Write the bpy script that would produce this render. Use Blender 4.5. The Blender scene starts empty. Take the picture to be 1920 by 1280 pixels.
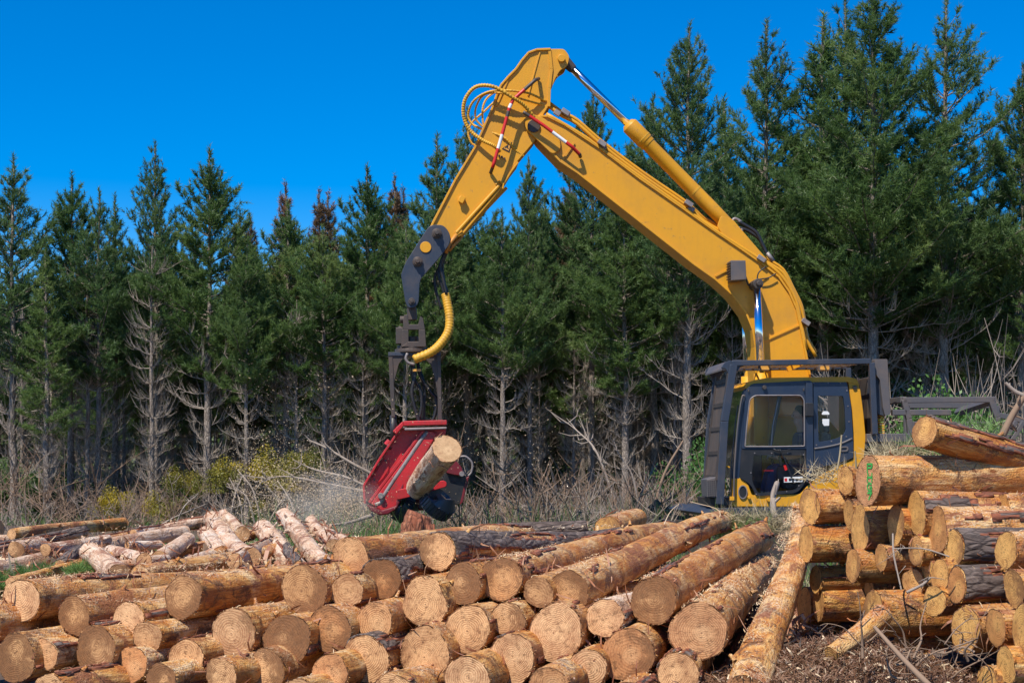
import bpy, math, random
import numpy as np
from mathutils import Vector, Matrix, noise as mnoise

# ---------------------------------------------------------------- camera, sky, sun, exposure
F = 3080.0      # focal length in pixels of the 1920 wide frame
HY = 880.0      # horizon row
CZ = 2.2        # eye height
GZ = 0.65       # general ground level
scene = bpy.context.scene
col = scene.collection
cam_d = bpy.data.cameras.new("camera"); cam = bpy.data.objects.new("camera", cam_d); col.objects.link(cam)
cam.location = (0, 0, CZ); cam.rotation_euler = (math.radians(90), 0, 0)
cam_d.sensor_width = 36.0; cam_d.lens = F / 1920 * 36.0; cam_d.shift_y = (HY - 640) / 1920.0
cam_d.clip_start = 0.1; cam_d.clip_end = 5000
scene.camera = cam
SUN = Vector((-0.62, -1.0, 1.75)).normalized()
elev = math.asin(SUN.z); az = math.atan2(SUN.x, SUN.y)
w = bpy.data.worlds.new("World"); scene.world = w; w.use_nodes = True
nt = w.node_tree; nt.nodes.clear()
sky = nt.nodes.new('ShaderNodeTexSky'); sky.sky_type = 'NISHITA'; sky.sun_disc = False
sky.sun_elevation = elev; sky.sun_rotation = az; sky.altitude = 1500; sky.air_density = 1.0; sky.dust_density = 0.0; sky.ozone_density = 4.0
hs = nt.nodes.new('ShaderNodeHueSaturation'); hs.inputs['Saturation'].default_value = 1.56; hs.inputs['Hue'].default_value = 0.507; hs.inputs['Value'].default_value = 0.84
bg = nt.nodes.new('ShaderNodeBackground'); bg.inputs[1].default_value = 0.145
wo = nt.nodes.new('ShaderNodeOutputWorld')
nt.links.new(sky.outputs[0], hs.inputs['Color']); nt.links.new(hs.outputs[0], bg.inputs[0]); nt.links.new(bg.outputs[0], wo.inputs[0])
sl = bpy.data.lights.new("sun", 'SUN'); sl.energy = 4.9; sl.angle = math.radians(0.5); sl.color = (1.0, 0.94, 0.84)
so = bpy.data.objects.new("sun", sl); col.objects.link(so); so.rotation_euler = SUN.to_track_quat('Z', 'Y').to_euler(); so.location = (-20, -20, 40)
vs = scene.view_settings; vs.view_transform = 'Standard'; vs.look = 'None'; vs.exposure = 0.36; vs.gamma = 1.0
scene.render.engine = 'CYCLES'
scene.cycles.max_bounces = 5; scene.cycles.diffuse_bounces = 3; scene.cycles.transparent_max_bounces = 8
scene.cycles.use_denoising = True

rng = np.random.default_rng(7)
random.seed(7)

# ---------------------------------------------------------------- helpers
def P(px, py, Y):
    """World point seen at photo pixel (px,py) at distance Y."""
    return Vector(((px - 960) / F * Y, Y, CZ - (py - HY) / F * Y))

def tag(o, label=None, cat=None, group=None, kind=None):
    if label: o['label'] = label
    if cat: o['category'] = cat
    if group: o['group'] = group
    if kind: o['kind'] = kind
    return o

def empty(name, loc, label=None, cat=None, group=None):
    o = bpy.data.objects.new(name, None); col.objects.link(o); o.location = loc
    o.empty_display_size = 0.2
    return tag(o, label, cat, group)

def origin_of(o):
    v = Vector((0, 0, 0))
    while o is not None:
        v += o.location; o = o.parent
    return v

def mesh_np(name, V, Fc, mat, parent=None, smooth=False, loc=None, n=3):
    """Fast mesh from numpy arrays; V is in world space, minus the parent's place."""
    V = np.asarray(V, dtype=np.float32); Fc = np.asarray(Fc, dtype=np.int32)
    off = np.array(origin_of(parent) if parent else (loc or (0, 0, 0)), dtype=np.float32)
    me = bpy.data.meshes.new(name)
    me.vertices.add(len(V)); me.vertices.foreach_set('co', (V - off).ravel())
    k = Fc.shape[1]
    me.loops.add(Fc.size); me.loops.foreach_set('vertex_index', Fc.ravel())
    me.polygons.add(len(Fc)); me.polygons.foreach_set('loop_start', np.arange(0, Fc.size, k, dtype=np.int32))
    if smooth: me.polygons.foreach_set('use_smooth', np.ones(len(Fc), dtype=bool))
    me.update(calc_edges=True)
    if mat: me.materials.append(mat)
    o = bpy.data.objects.new(name, me); col.objects.link(o)
    if parent: o.parent = parent
    elif loc is not None: o.location = loc
    return o

class MB:
    def __init__(s): s.v = []; s.f = []; s.m = []
    def add(s, vs_, fs, m=0):
        b = len(s.v); s.v += [Vector(x) for x in vs_]; s.f += [tuple(b + i for i in f) for f in fs]; s.m += [m] * len(fs); return s
    def box(s, c, d, R=None, m=0):
        c = Vector(c); h = Vector(d) / 2; vs_ = []
        for sx in (-1, 1):
            for sy in (-1, 1):
                for sz in (-1, 1):
                    q = Vector((sx * h.x, sy * h.y, sz * h.z)); vs_.append(c + (R @ q if R else q))
        return s.add(vs_, [(0, 1, 3, 2), (4, 6, 7, 5), (0, 4, 5, 1), (2, 3, 7, 6), (0, 2, 6, 4), (1, 5, 7, 3)], m)
    def prism(s, poly, vec, m=0):
        n = len(poly); vec = Vector(vec)
        vs_ = [Vector(p) for p in poly] + [Vector(p) + vec for p in poly]
        return s.add(vs_, [tuple(range(n)), tuple(range(2 * n - 1, n - 1, -1))] + [(i, i + n, (i + 1) % n + n, (i + 1) % n) for i in range(n)], m)
    def ring(s, outer, inner, vec, m=0):
        n = len(outer); vec = Vector(vec)
        vs_ = [Vector(p) for p in outer] + [Vector(p) for p in inner]
        vs_ += [p + vec for p in vs_]
        fs = []
        for i in range(n):
            j = (i + 1) % n
            fs += [(i, j, n + j, n + i), (2 * n + i, 3 * n + i, 3 * n + j, 2 * n + j), (i, 2 * n + i, 2 * n + j, j), (n + i, n + j, 3 * n + j, 3 * n + i)]
        return s.add(vs_, fs, m)
    def tube(s, path, r, n=8, m=0, caps=True, mf=None):
        path = [Vector(p) for p in path]; k = len(path)
        rs = r if isinstance(r, (list, tuple)) else [r] * k
        vs_ = []; up = None
        for i in range(k):
            t = (path[min(i + 1, k - 1)] - path[max(i - 1, 0)])
            t = t.normalized() if t.length > 1e-9 else Vector((0, 0, 1))
            if up is None:
                up = t.orthogonal().normalized()
            up = (up - t * up.dot(t)); up = up.normalized() if up.length > 1e-6 else t.orthogonal().normalized()
            b = t.cross(up)
            for j in range(n):
                a = 2 * math.pi * j / n
                vs_.append(path[i] + (up * math.cos(a) + b * math.sin(a)) * rs[i])
        base = len(s.v); s.v += vs_
        for i in range(k - 1):
            for j in range(n):
                s.f.append((base + i * n + j, base + i * n + (j + 1) % n, base + (i + 1) * n + (j + 1) % n, base + (i + 1) * n + j))
                s.m.append(mf(i) if mf else m)
        if caps:
            s.f.append(tuple(base + j for j in range(n - 1, -1, -1))); s.m.append(mf(0) if mf else m)
            s.f.append(tuple(base + (k - 1) * n + j for j in range(n))); s.m.append(mf(k - 2) if mf else m)
        return s
    def beam(s, A, B, wd, ht, up=(0, 0, 1), m=0):
        A = Vector(A); B = Vector(B); d = (B - A); L = d.length; d.normalize(); up = Vector(up)
        x = up.cross(d)
        x = x.normalized() if x.length > 1e-4 else d.orthogonal().normalized()
        z = d.cross(x); R = Matrix((x, d, z)).transposed()
        return s.box((A + B) / 2, (wd, L, ht), R, m)
    def build(s, name, mat, parent=None, smooth=False, bevel=0, loc=None, seg=2):
        off = origin_of(parent) if parent else Vector(loc or (0, 0, 0))
        me = bpy.data.meshes.new(name)
        me.from_pydata([tuple(p - off) for p in s.v], [], s.f)
        mats = mat if isinstance(mat, (list, tuple)) else [mat]
        for q in mats: me.materials.append(q)
        if len(mats) > 1: me.polygons.foreach_set('material_index', s.m)
        if smooth: me.polygons.foreach_set('use_smooth', [True] * len(s.f))
        me.update()
        o = bpy.data.objects.new(name, me); col.objects.link(o)
        if parent: o.parent = parent
        elif loc is not None: o.location = loc
        if bevel:
            b = o.modifiers.new('bevel', 'BEVEL'); b.width = bevel; b.segments = seg; b.limit_method = 'ANGLE'; b.angle_limit = math.radians(35); b.harden_normals = False
        return o

def spline(pts, n=8):
    """Catmull-Rom through the points."""
    pts = [Vector(p) for p in pts]; out = []
    q = [pts[0] * 2 - pts[1]] + pts + [pts[-1] * 2 - pts[-2]]
    for i in range(1, len(q) - 2):
        for k in range(n):
            t = k / n; a, b, c, d = q[i - 1], q[i], q[i + 1], q[i + 2]
            out.append(0.5 * ((2 * b) + (c - a) * t + (2 * a - 5 * b + 4 * c - d) * t * t + (3 * b - a - 3 * c + d) * t * t * t))
    out.append(pts[-1]); return out

# ---------------------------------------------------------------- materials
class NT:
    def __init__(s, name):
        s.mat = bpy.data.materials.new(name); s.mat.use_nodes = True; s.t = s.mat.node_tree
        s.b = s.t.nodes['Principled BSDF']; s.out = s.t.nodes['Material Output']
    def n(s, typ, **kw):
        q = s.t.nodes.new(typ)
        for k, v in kw.items():
            if k in q.inputs: q.inputs[k].default_value = v
            else: setattr(q, k, v)
        return q
    def l(s, a, b): s.t.links.new(a, b)
    def coords(s, scale=(1, 1, 1), rand=True):
        tc = s.n('ShaderNodeTexCoord'); v = tc.outputs['Object']
        if rand:
            oi = s.n('ShaderNodeObjectInfo'); m = s.n('ShaderNodeVectorMath', operation='MULTIPLY_ADD')
            cx = s.n('ShaderNodeCombineXYZ')
            mm = s.n('ShaderNodeMath', operation='MULTIPLY'); s.l(oi.outputs['Random'], mm.inputs[0]); mm.inputs[1].default_value = 37.0
            s.l(mm.outputs[0], cx.inputs[0]); s.l(mm.outputs[0], cx.inputs[1]); s.l(mm.outputs[0], cx.inputs[2])
            ad = s.n('ShaderNodeVectorMath', operation='ADD'); s.l(v, ad.inputs[0]); s.l(cx.outputs[0], ad.inputs[1]); v = ad.outputs[0]
        mp = s.n('ShaderNodeMapping'); mp.inputs['Scale'].default_value = scale; s.l(v, mp.inputs['Vector']); return mp.outputs[0]
    def noise(s, vec, scale, detail=4, rough=0.55, dist=0.0):
        q = s.n('ShaderNodeTexNoise'); q.inputs['Scale'].default_value = scale; q.inputs['Detail'].default_value = detail
        q.inputs['Roughness'].default_value = rough; q.inputs['Distortion'].default_value = dist
        if vec is not None: s.l(vec, q.inputs['Vector'])
        return q.outputs['Fac']
    def ramp(s, fac, stops, interp='LINEAR'):
        q = s.n('ShaderNodeValToRGB'); cr = q.color_ramp; cr.interpolation = interp
        while len(cr.elements) < len(stops): cr.elements.new(0.5)
        for e, (p, c) in zip(cr.elements, stops):
            e.position = p; e.color = (c[0], c[1], c[2], 1) if hasattr(c, '__len__') else (c, c, c, 1)
        s.l(fac, q.inputs[0]); return q.outputs[0]
    def mix(s, fac, a, b, mode='MIX'):
        q = s.n('ShaderNodeMix', data_type='RGBA', blend_type=mode)
        for val, idx in ((fac, 0), (a, 6), (b, 7)):
            if hasattr(val, 'is_linked') or isinstance(val, bpy.types.NodeSocket): s.l(val, q.inputs[idx])
            elif idx == 0: q.inputs[0].default_value = val
            else: q.inputs[idx].default_value = (*val, 1)
        return q.outputs[2]
    def math(s, op, a, b=None, clamp=False):
        q = s.n('ShaderNodeMath', operation=op, use_clamp=clamp)
        for i, v in enumerate((a, b)):
            if v is None: continue
            if isinstance(v, bpy.types.NodeSocket): s.l(v, q.inputs[i])
            else: q.inputs[i].default_value = v
        return q.outputs[0]
    def bump(s, h, strength=0.3, dist=0.01):
        q = s.n('ShaderNodeBump'); q.inputs['Strength'].default_value = strength; q.inputs['Distance'].default_value = dist
        s.l(h, q.inputs['Height']); s.l(q.outputs[0], s.b.inputs['Normal'])
    def col(s, c):
        if isinstance(c, bpy.types.NodeSocket): s.l(c, s.b.inputs['Base Color'])
        else: s.b.inputs['Base Color'].default_value = (*c, 1)
    def rough(s, v): s.b.inputs['Roughness'].default_value = v

def paint(name, c, rough=0.45, dirt=(0.18, 0.13, 0.09), amt=0.35, metal=0.0, sc=3.0, wear=None, wth=0.61):
    m = NT(name); v = m.coords(rand=False)
    n1 = m.noise(v, sc, 8, 0.65); n2 = m.noise(v, sc * 7, 5, 0.7)
    f = m.ramp(n1, [(0.48, 0.0), (0.75, amt)])
    st_ = m.noise(m.coords((5, 5, 0.5), rand=False), 3.0, 6, 0.7)
    c0 = m.mix(m.ramp(st_, [(0.50, 0.0), (0.70, amt * 0.3)]), c, dirt)
    base = m.mix(m.ramp(n2, [(0.3, 0.0), (0.8, 0.35)]), c0, tuple(x * 0.82 for x in c))
    cc = m.mix(f, base, dirt)
    if wear:
        g = m.ramp(m.noise(v, sc * 5, 10, 0.75), [(wth, 0.0), (wth + 0.05, 0.85)]); cc = m.mix(g, cc, wear)
    m.col(cc); m.rough(rough); m.b.inputs['Metallic'].default_value = metal
    m.l(m.ramp(n2, [(0.2, rough - 0.1), (0.8, rough + 0.2)]), m.b.inputs['Roughness'])
    m.bump(n2, 0.12, 0.004); return m.mat

M = {}
M['yellow'] = paint('yellow_paint', (0.69, 0.315, 0.008), 0.42, (0.34, 0.17, 0.04), 0.42, sc=1.6, wear=(0.33, 0.18, 0.05))
M['hose_yellow'] = paint('yellow_hose', (0.66, 0.34, 0.02), 0.5, (0.12, 0.08, 0.03), 0.6, sc=9)
M['dark'] = paint('dark_painted_steel', (0.030, 0.040, 0.062), 0.42, (0.12, 0.09, 0.07), 0.5)
M['navy'] = paint('blue_black_door_paint', (0.018, 0.030, 0.060), 0.3, (0.07, 0.06, 0.05), 0.4)
M['guard'] = paint('grey_guard_paint', (0.095, 0.088, 0.092), 0.5, (0.17, 0.12, 0.09), 0.7)
M['steel'] = paint('worn_brown_steel', (0.075, 0.06, 0.052), 0.5, (0.16, 0.10, 0.07), 0.6, metal=0.3)
M['black'] = paint('black_rubber', (0.015, 0.015, 0.017), 0.45, (0.08, 0.06, 0.05), 0.4)
M['red'] = paint('red_paint', (0.50, 0.018, 0.022), 0.38, (0.16, 0.03, 0.02), 0.65, sc=4, wear=(0.12, 0.06, 0.05), wth=0.57)
M['red2'] = paint('dark_red_paint', (0.16, 0.012, 0.018), 0.4, (0.06, 0.03, 0.03), 0.7, sc=4, wear=(0.05, 0.035, 0.035))
M['redstripe'] = paint('red_stripe_paint', (0.60, 0.015, 0.012), 0.4, (0.3, 0.05, 0.04), 0.3)
M['white'] = paint('white_paint', (0.78, 0.78, 0.76), 0.4, (0.4, 0.35, 0.3), 0.3)
M['bare'] = paint('bare_polished_steel', (0.26, 0.23, 0.22), 0.5, (0.14, 0.07, 0.055), 0.8, metal=0.3, sc=8)
M['chrome'] = NT('chrome_rod'); M['chrome'].col((0.75, 0.8, 0.88)); M['chrome'].b.inputs['Metallic'].default_value = 1; M['chrome'].rough(0.12); M['chrome'] = M['chrome'].mat
M['amber'] = paint('amber_lens', (0.75, 0.36, 0.06), 0.2, (0.4, 0.2, 0.05), 0.2)
M['grille'] = paint('grille_mesh', (0.16, 0.14, 0.13), 0.5, (0.2, 0.13, 0.09), 0.6, metal=0.3)

g = NT('tinted_glass')
tr = g.n('ShaderNodeBsdfTransparent'); tr.inputs[0].default_value = (0.99, 0.99, 1.0, 1)
gl = g.n('ShaderNodeBsdfGlossy'); gl.inputs['Color'].default_value = (0.9, 0.95, 1, 1); gl.inputs['Roughness'].default_value = 0.05
df = g.n('ShaderNodeBsdfDiffuse'); df.inputs['Color'].default_value = (0.30, 0.30, 0.32, 1)
fr = g.n('ShaderNodeFresnel'); fr.inputs[0].default_value = 1.22
mx = g.n('ShaderNodeMixShader'); g.l(g.math('MULTIPLY_ADD', fr.outputs[0], 1.2) if False else fr.outputs[0], mx.inputs[0]); g.l(tr.outputs[0], mx.inputs[1]); g.l(gl.outputs[0], mx.inputs[2])
mx2 = g.n('ShaderNodeMixShader'); g.l(g.ramp(g.noise(g.coords(rand=False), 6, 6, 0.7), [(0.35, 0.0), (0.75, 0.012)]), mx2.inputs[0]); g.l(mx.outputs[0], mx2.inputs[1]); g.l(df.outputs[0], mx2.inputs[2])
g.l(mx2.outputs[0], g.out.inputs[0]); M['glass'] = g.mat

def wood_side(name, deep, mid, light, pale, grime, fuzz=0.5):
    m = NT(name); v = m.coords((1, 1, 0.42)); vs2 = m.coords((1, 1, 0.12)); vi = m.coords((1, 1, 1))
    n1 = m.noise(v, 5.0, 9, 0.68, 0.9)
    c = m.ramp(n1, [(0.34, deep), (0.435, mid), (0.52, light), (0.62, pale)])
    st = m.noise(vs2, 55.0, 5, 0.65)
    c = m.mix(m.ramp(st, [(0.36, 0.8), (0.55, 0.0)]), c, deep, 'MIX')
    gr = m.ramp(m.noise(vi, 4.5, 10, 0.76, 0.4), [(0.53, 0.0), (0.59, 0.92)])
    c = m.mix(gr, c, grime)
    sp = m.noise(vi, 70.0, 3, 0.6)
    sp2 = m.noise(vi, 3.2, 4, 0.6)
    geo = m.n('ShaderNodeNewGeometry'); sz = m.n('ShaderNodeSeparateXYZ'); m.l(geo.outputs['Normal'], sz.inputs[0])
    upf = m.ramp(m.math('ADD', sz.outputs[2], m.math('MULTIPLY', m.math('SUBTRACT', sp2, 0.5), 2.5)), [(0.25, 0.25), (0.75, 1.0)])
    f = m.math('MULTIPLY', m.ramp(sp, [(0.44, 0.0), (0.64, 1.0)]), m.math('MULTIPLY', upf, m.math('MULTIPLY', m.ramp(m.noise(vi, 2.1, 5, 0.6), [(0.45, 0.15), (0.58, 1.0)]), fuzz)))
    c = m.mix(f, c, (0.80, 0.62, 0.42))
    rb_ = m.ramp(m.noise(m.coords((1, 1, 0.5)), 3.4, 10, 0.74, 0.8), [(0.55, 0.0), (0.585, 0.9)])
    c = m.mix(rb_, c, m.mix(m.ramp(m.noise(vi, 24, 6, 0.7), [(0.4, 0.0), (0.6, 1.0)]), (0.20, 0.055, 0.022), (0.36, 0.15, 0.075)))
    vn = m.n('ShaderNodeTexVoronoi'); vn.inputs['Scale'].default_value = 5.0; m.l(v, vn.inputs['Vector'])
    kn = m.ramp(vn.outputs['Distance'], [(0.05, 1.0), (0.11, 0.0)])
    c = m.mix(kn, c, tuple(x * 0.6 for x in deep))
    oi = m.n('ShaderNodeObjectInfo')
    c = m.mix(m.math('MULTIPLY', oi.outputs['Random'], 0.35), c, tuple(x * 0.75 for x in mid), 'MIX')
    m.col(c); m.rough(0.62)
    h = m.math('ADD', m.math('MULTIPLY', st, 0.5), m.math('ADD', m.math('MULTIPLY', sp, 0.5), m.math('MULTIPLY', n1, 1.0)))
    m.bump(h, 1.0, 0.03); return m.mat
M['wood_orange'] = wood_side('peeled_orange_wood', (0.30, 0.075, 0.010), (0.60, 0.225, 0.032), (0.75, 0.40, 0.11), (0.85, 0.60, 0.30), (0.10, 0.038, 0.014), 0.95)
M['wood_pale'] = wood_side('peeled_pale_wood', (0.50, 0.24, 0.13), (0.72, 0.46, 0.29), (0.82, 0.62, 0.46), (0.88, 0.77, 0.64), (0.26, 0.13, 0.07), 0.7)
M['wood_amber'] = wood_side('resinous_amber_wood', (0.22, 0.045, 0.006), (0.52, 0.17, 0.018), (0.66, 0.32, 0.065), (0.78, 0.50, 0.20), (0.07, 0.028, 0.010), 0.45)

def bark_mat(name, a, b, c3):
    m = NT(name); v = m.coords((1, 1, 0.35)); n1 = m.noise(v, 14, 8, 0.7, 0.8)
    vn = m.n('ShaderNodeTexVoronoi', feature='DISTANCE_TO_EDGE'); vn.inputs['Scale'].default_value = 18; m.l(v, vn.inputs['Vector'])
    cr = m.ramp(vn.outputs['Distance'], [(0.0, 0.0), (0.25, 1.0)])
    c = m.ramp(n1, [(0.3, a), (0.52, b), (0.72, c3)]); c = m.mix(m.ramp(vn.outputs['Distance'], [(0.0, 0.7), (0.12, 0.0)]), c, tuple(x * 0.35 for x in a))
    m.col(c); m.rough(0.85); m.bump(m.math('ADD', m.math('MULTIPLY', cr, 0.5), n1), 0.9, 0.03); return m.mat
M['bark'] = bark_mat('outer_bark', (0.070, 0.045, 0.034), (0.145, 0.105, 0.088), (0.27, 0.215, 0.185))
M['bark_red'] = bark_mat('inner_red_bark', (0.16, 0.045, 0.02), (0.30, 0.095, 0.045), (0.42, 0.20, 0.11))
M['trunk'] = bark_mat('pine_trunk_bark', (0.13, 0.10, 0.08), (0.29, 0.235, 0.19), (0.46, 0.39, 0.33))

def cut_mat(name, light, darkc, dirt, dirt_lo, heartclean=0.0):
    m = NT(name); tc = m.n('ShaderNodeTexCoord'); oi = m.n('ShaderNodeObjectInfo'); vr = m.coords((1, 1, 1))
    sx = m.n('ShaderNodeSeparateXYZ'); m.l(tc.outputs['Object'], sx.inputs[0])
    wn = m.n('ShaderNodeTexWhiteNoise', noise_dimensions='1D'); m.l(oi.outputs['Random'], wn.inputs['W']); ws = m.n('ShaderNodeSeparateXYZ'); m.l(wn.outputs['Color'], ws.inputs[0])
    xo = m.math('ADD', sx.outputs[0], m.math('MULTIPLY', m.math('SUBTRACT', ws.outputs[0], 0.5), 0.06)); yo = m.math('ADD', sx.outputs[1], m.math('MULTIPLY', m.math('SUBTRACT', ws.outputs[1], 0.5), 0.06))
    x2 = m.math('MULTIPLY', xo, xo); y2 = m.math('MULTIPLY', yo, yo)
    r = m.math('SQRT', m.math('ADD', x2, y2))
    rn = m.math('ADD', r, m.math('MULTIPLY', m.math('SUBTRACT', m.noise(vr, 7, 2, 0.5), 0.5), 0.045))
    rg = m.math('SINE', m.math('ADD', m.math('MULTIPLY', rn, m.math('ADD', 330.0, m.math('MULTIPLY', ws.outputs[2], 260.0))), m.math('MULTIPLY', m.noise(m.coords((0, 0, 0)), 1, 1), 6.0)))
    rw = m.math('MULTIPLY', m.math('ADD', m.math('MULTIPLY', rg, 0.5), 0.5), m.ramp(m.noise(vr, 9, 3), [(0.25, 0.45), (0.7, 1.0)]))
    c = m.mix(m.ramp(rw, [(0.35, 0.0), (0.85, 0.95)]), light, darkc)
    c = m.mix(m.ramp(ws.outputs[2], [(0.0, 0.6), (0.28, 0.0)]), c, (0.40, 0.21, 0.095)); c = m.mix(m.ramp(ws.outputs[0], [(0.68, 0.0), (1.0, 0.75)]), c, (0.62, 0.24, 0.075))
    big = m.ramp(m.noise(vr, 5.0, 6, 0.65), [(0.44, 0.0), (0.66, 0.6)])
    c = m.mix(big, c, tuple(x * 0.8 for x in darkc))
    heart = m.ramp(r, [(0.04, 0.40), (0.075, 0.0)]); c = m.mix(heart, c, tuple(min(1, x * 1.12) for x in light))
    an = m.math('ARCTAN2', yo, xo); cw = m.math('ABSOLUTE', m.math('SINE', m.math('ADD', m.math('MULTIPLY', an, 1.5), m.math('ADD', m.math('MULTIPLY', ws.outputs[1], 20.0), m.math('MULTIPLY', m.noise(vr, 14, 3), 0.5)))))
    ck = m.math('MULTIPLY', m.ramp(cw, [(0.0, 0.85), (0.03, 0.0)]), m.math('MULTIPLY', m.ramp(m.noise(vr, 12, 2), [(0.46, 0.0), (0.54, 1.0)]), m.ramp(ws.outputs[1], [(0.35, 0.0), (0.5, 1.0)])))
    c = m.mix(ck, c, tuple(x * 0.35 for x in darkc))
    pith = m.ramp(r, [(0.003, 0.8), (0.007, 0.0)]); c = m.mix(pith, c, tuple(x * 0.35 for x in darkc))
    # saw scratches and grime
    vsaw = m.n('ShaderNodeMapping'); vsaw.inputs['Scale'].default_value = (3, 60, 1); m.l(vr, vsaw.inputs['Vector'])
    rot = m.n('ShaderNodeVectorRotate', rotation_type='Z_AXIS'); m.l(vr, rot.inputs['Vector']); m.l(m.math('MULTIPLY', oi.outputs['Random'], 6.28), rot.inputs['Angle']); m.l(rot.outputs[0], vsaw.inputs['Vector'])
    saw = m.noise(vsaw.outputs[0], 2.5, 3, 0.6)
    c = m.mix(m.ramp(saw, [(0.45, 0.0), (0.75, 0.35)]), c, tuple(x * 0.55 for x in darkc))
    gn = m.noise(vr, 8, 12, 0.85, 0.5)
    dl = m.math('ADD', gn, m.math('MULTIPLY', m.math('SUBTRACT', oi.outputs['Random'], 0.5), 0.30))
    edge = m.math('MULTIPLY', r, 0.9 + heartclean * 1.6)
    ga = m.math('MULTIPLY', ws.outputs[1], 6.283)
    gd = m.math('ADD', m.math('MULTIPLY', xo, m.math('COSINE', ga)), m.math('MULTIPLY', yo, m.math('SINE', ga)))
    dl = m.math('ADD', m.math('ADD', dl, edge), m.math('MULTIPLY', gd, 1.1))
    c = m.mix(m.ramp(dl, [(dirt_lo - 0.02, 0.0), (dirt_lo + 0.03, 0.65), (dirt_lo + 0.16, 0.92)]), c, m.mix(m.ramp(m.noise(vr, 38, 8, 0.8), [(0.4, 0.0), (0.6, 1.0)]), dirt, tuple(x * 1.7 for x in dirt)))
    c = m.mix(m.ramp(m.noise(vr, 20, 9, 0.85), [(0.55, 0.0), (0.59, 0.8)]), c, dirt)
    fine = m.noise(vr, 90, 4, 0.7); c = m.mix(m.ramp(fine, [(0.56, 0.0), (0.68, 0.4)]), c, tuple(x * 0.5 for x in darkc))
    c = m.mix(m.ramp(m.noise(vr, 32, 7, 0.8), [(0.52, 0.0), (0.60, 0.5)]), c, tuple(x * 0.6 for x in darkc))
    m.col(c); m.rough(0.72); m.bump(m.math('ADD', m.math('MULTIPLY', rw, -0.4), m.math('ADD', saw, fine)), 0.45, 0.006); return m.mat
M['cut'] = cut_mat('sawn_end_tan', (0.753, 0.432, 0.196), (0.38, 0.145, 0.05), (0.15, 0.065, 0.022), 0.68)
M['cut_dirty'] = cut_mat('sawn_end_muddy', (0.607, 0.331, 0.138), (0.33, 0.13, 0.04), (0.15, 0.062, 0.020), 0.64, 0.7)
M['cut_clean'] = cut_mat('sawn_end_clean', (0.793, 0.474, 0.232), (0.44, 0.175, 0.07), (0.2, 0.1, 0.04), 0.88)
M['cut_y'] = cut_mat('sawn_end_yellow', (0.820, 0.464, 0.134), (0.50, 0.20, 0.045), (0.20, 0.09, 0.03), 0.73)
M['cut_fresh'] = cut_mat('sawn_end_fresh', (0.78, 0.52, 0.28), (0.60, 0.35, 0.16), (0.4, 0.2, 0.1), 0.95)

def leafy(name, c1, c2, c3, trans=0.25):
    m = NT(name); v = m.coords((1, 1, 1)); geo = m.n('ShaderNodeNewGeometry')
    n1 = m.noise(v, 0.55, 3, 0.6)
    c = m.ramp(n1, [(0.35, c1), (0.52, c2), (0.70, c3)])
    c = m.mix(m.math('MULTIPLY', geo.outputs['Random Per Island'], 0.35), c, tuple(x * 0.45 for x in c1))
    oi = m.n('ShaderNodeObjectInfo'); c = m.mix(m.math('MULTIPLY', oi.outputs['Random'], 0.35), c, c3)
    m.col(c); m.rough(0.5)
    tl = m.n('ShaderNodeBsdfTranslucent'); m.l(c, tl.inputs[0]); mx = m.n('ShaderNodeMixShader'); mx.inputs[0].default_value = trans
    m.l(m.b.outputs[0], mx.inputs[1]); m.l(tl.outputs[0], mx.inputs[2]); m.l(mx.outputs[0], m.out.inputs[0]); return m.mat
M['needle'] = leafy('pine_needles', (0.058, 0.118, 0.032), (0.118, 0.212, 0.055), (0.24, 0.325, 0.095), 0.5)
M['needle_blue'] = leafy('bluish_pine_needles', (0.046, 0.106, 0.038), (0.102, 0.196, 0.060), (0.205, 0.29, 0.092), 0.5)
M['needle_rust'] = leafy('rust_tinged_foliage', (0.08, 0.085, 0.035), (0.20, 0.125, 0.065), (0.38, 0.19, 0.09))
M['leaf'] = leafy('broad_leaves', (0.04, 0.10, 0.02), (0.075, 0.19, 0.035), (0.14, 0.27, 0.06), 0.3)
M['gorse'] = leafy('yellow_flowers', (0.07, 0.10, 0.02), (0.20, 0.19, 0.02), (0.62, 0.43, 0.02), 0.2)
M['dead'] = paint('dead_grey_wood', (0.31, 0.25, 0.20), 0.8, (0.18, 0.13, 0.10), 0.7, sc=2)
M['dead_limb'] = paint('dead_grey_limbs', (0.38, 0.32, 0.265), 0.8, (0.24, 0.18, 0.14), 0.6, sc=2)
M['dead_brown'] = paint('dead_brown_twigs', (0.26, 0.17, 0.11), 0.8, (0.14, 0.08, 0.05), 0.7, sc=2)
M['straw'] = leafy('dry_straw', (0.30, 0.24, 0.13), (0.46, 0.38, 0.22), (0.60, 0.50, 0.32), 0.2)
M['shaving'] = leafy('fresh_wood_shavings', (0.62, 0.40, 0.20), (0.76, 0.56, 0.34), (0.84, 0.70, 0.50), 0.15)
M['barkbits'] = leafy('bark_flakes', (0.20, 0.055, 0.025), (0.34, 0.13, 0.06), (0.50, 0.28, 0.15), 0.05)
M['mulch'] = leafy('brown_bark_fibre', (0.085, 0.032, 0.014), (0.155, 0.068, 0.032), (0.29, 0.16, 0.085), 0.05)
M['grass'] = leafy('green_grass', (0.06, 0.15, 0.03), (0.12, 0.26, 0.05), (0.22, 0.34, 0.09), 0.3)

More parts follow.
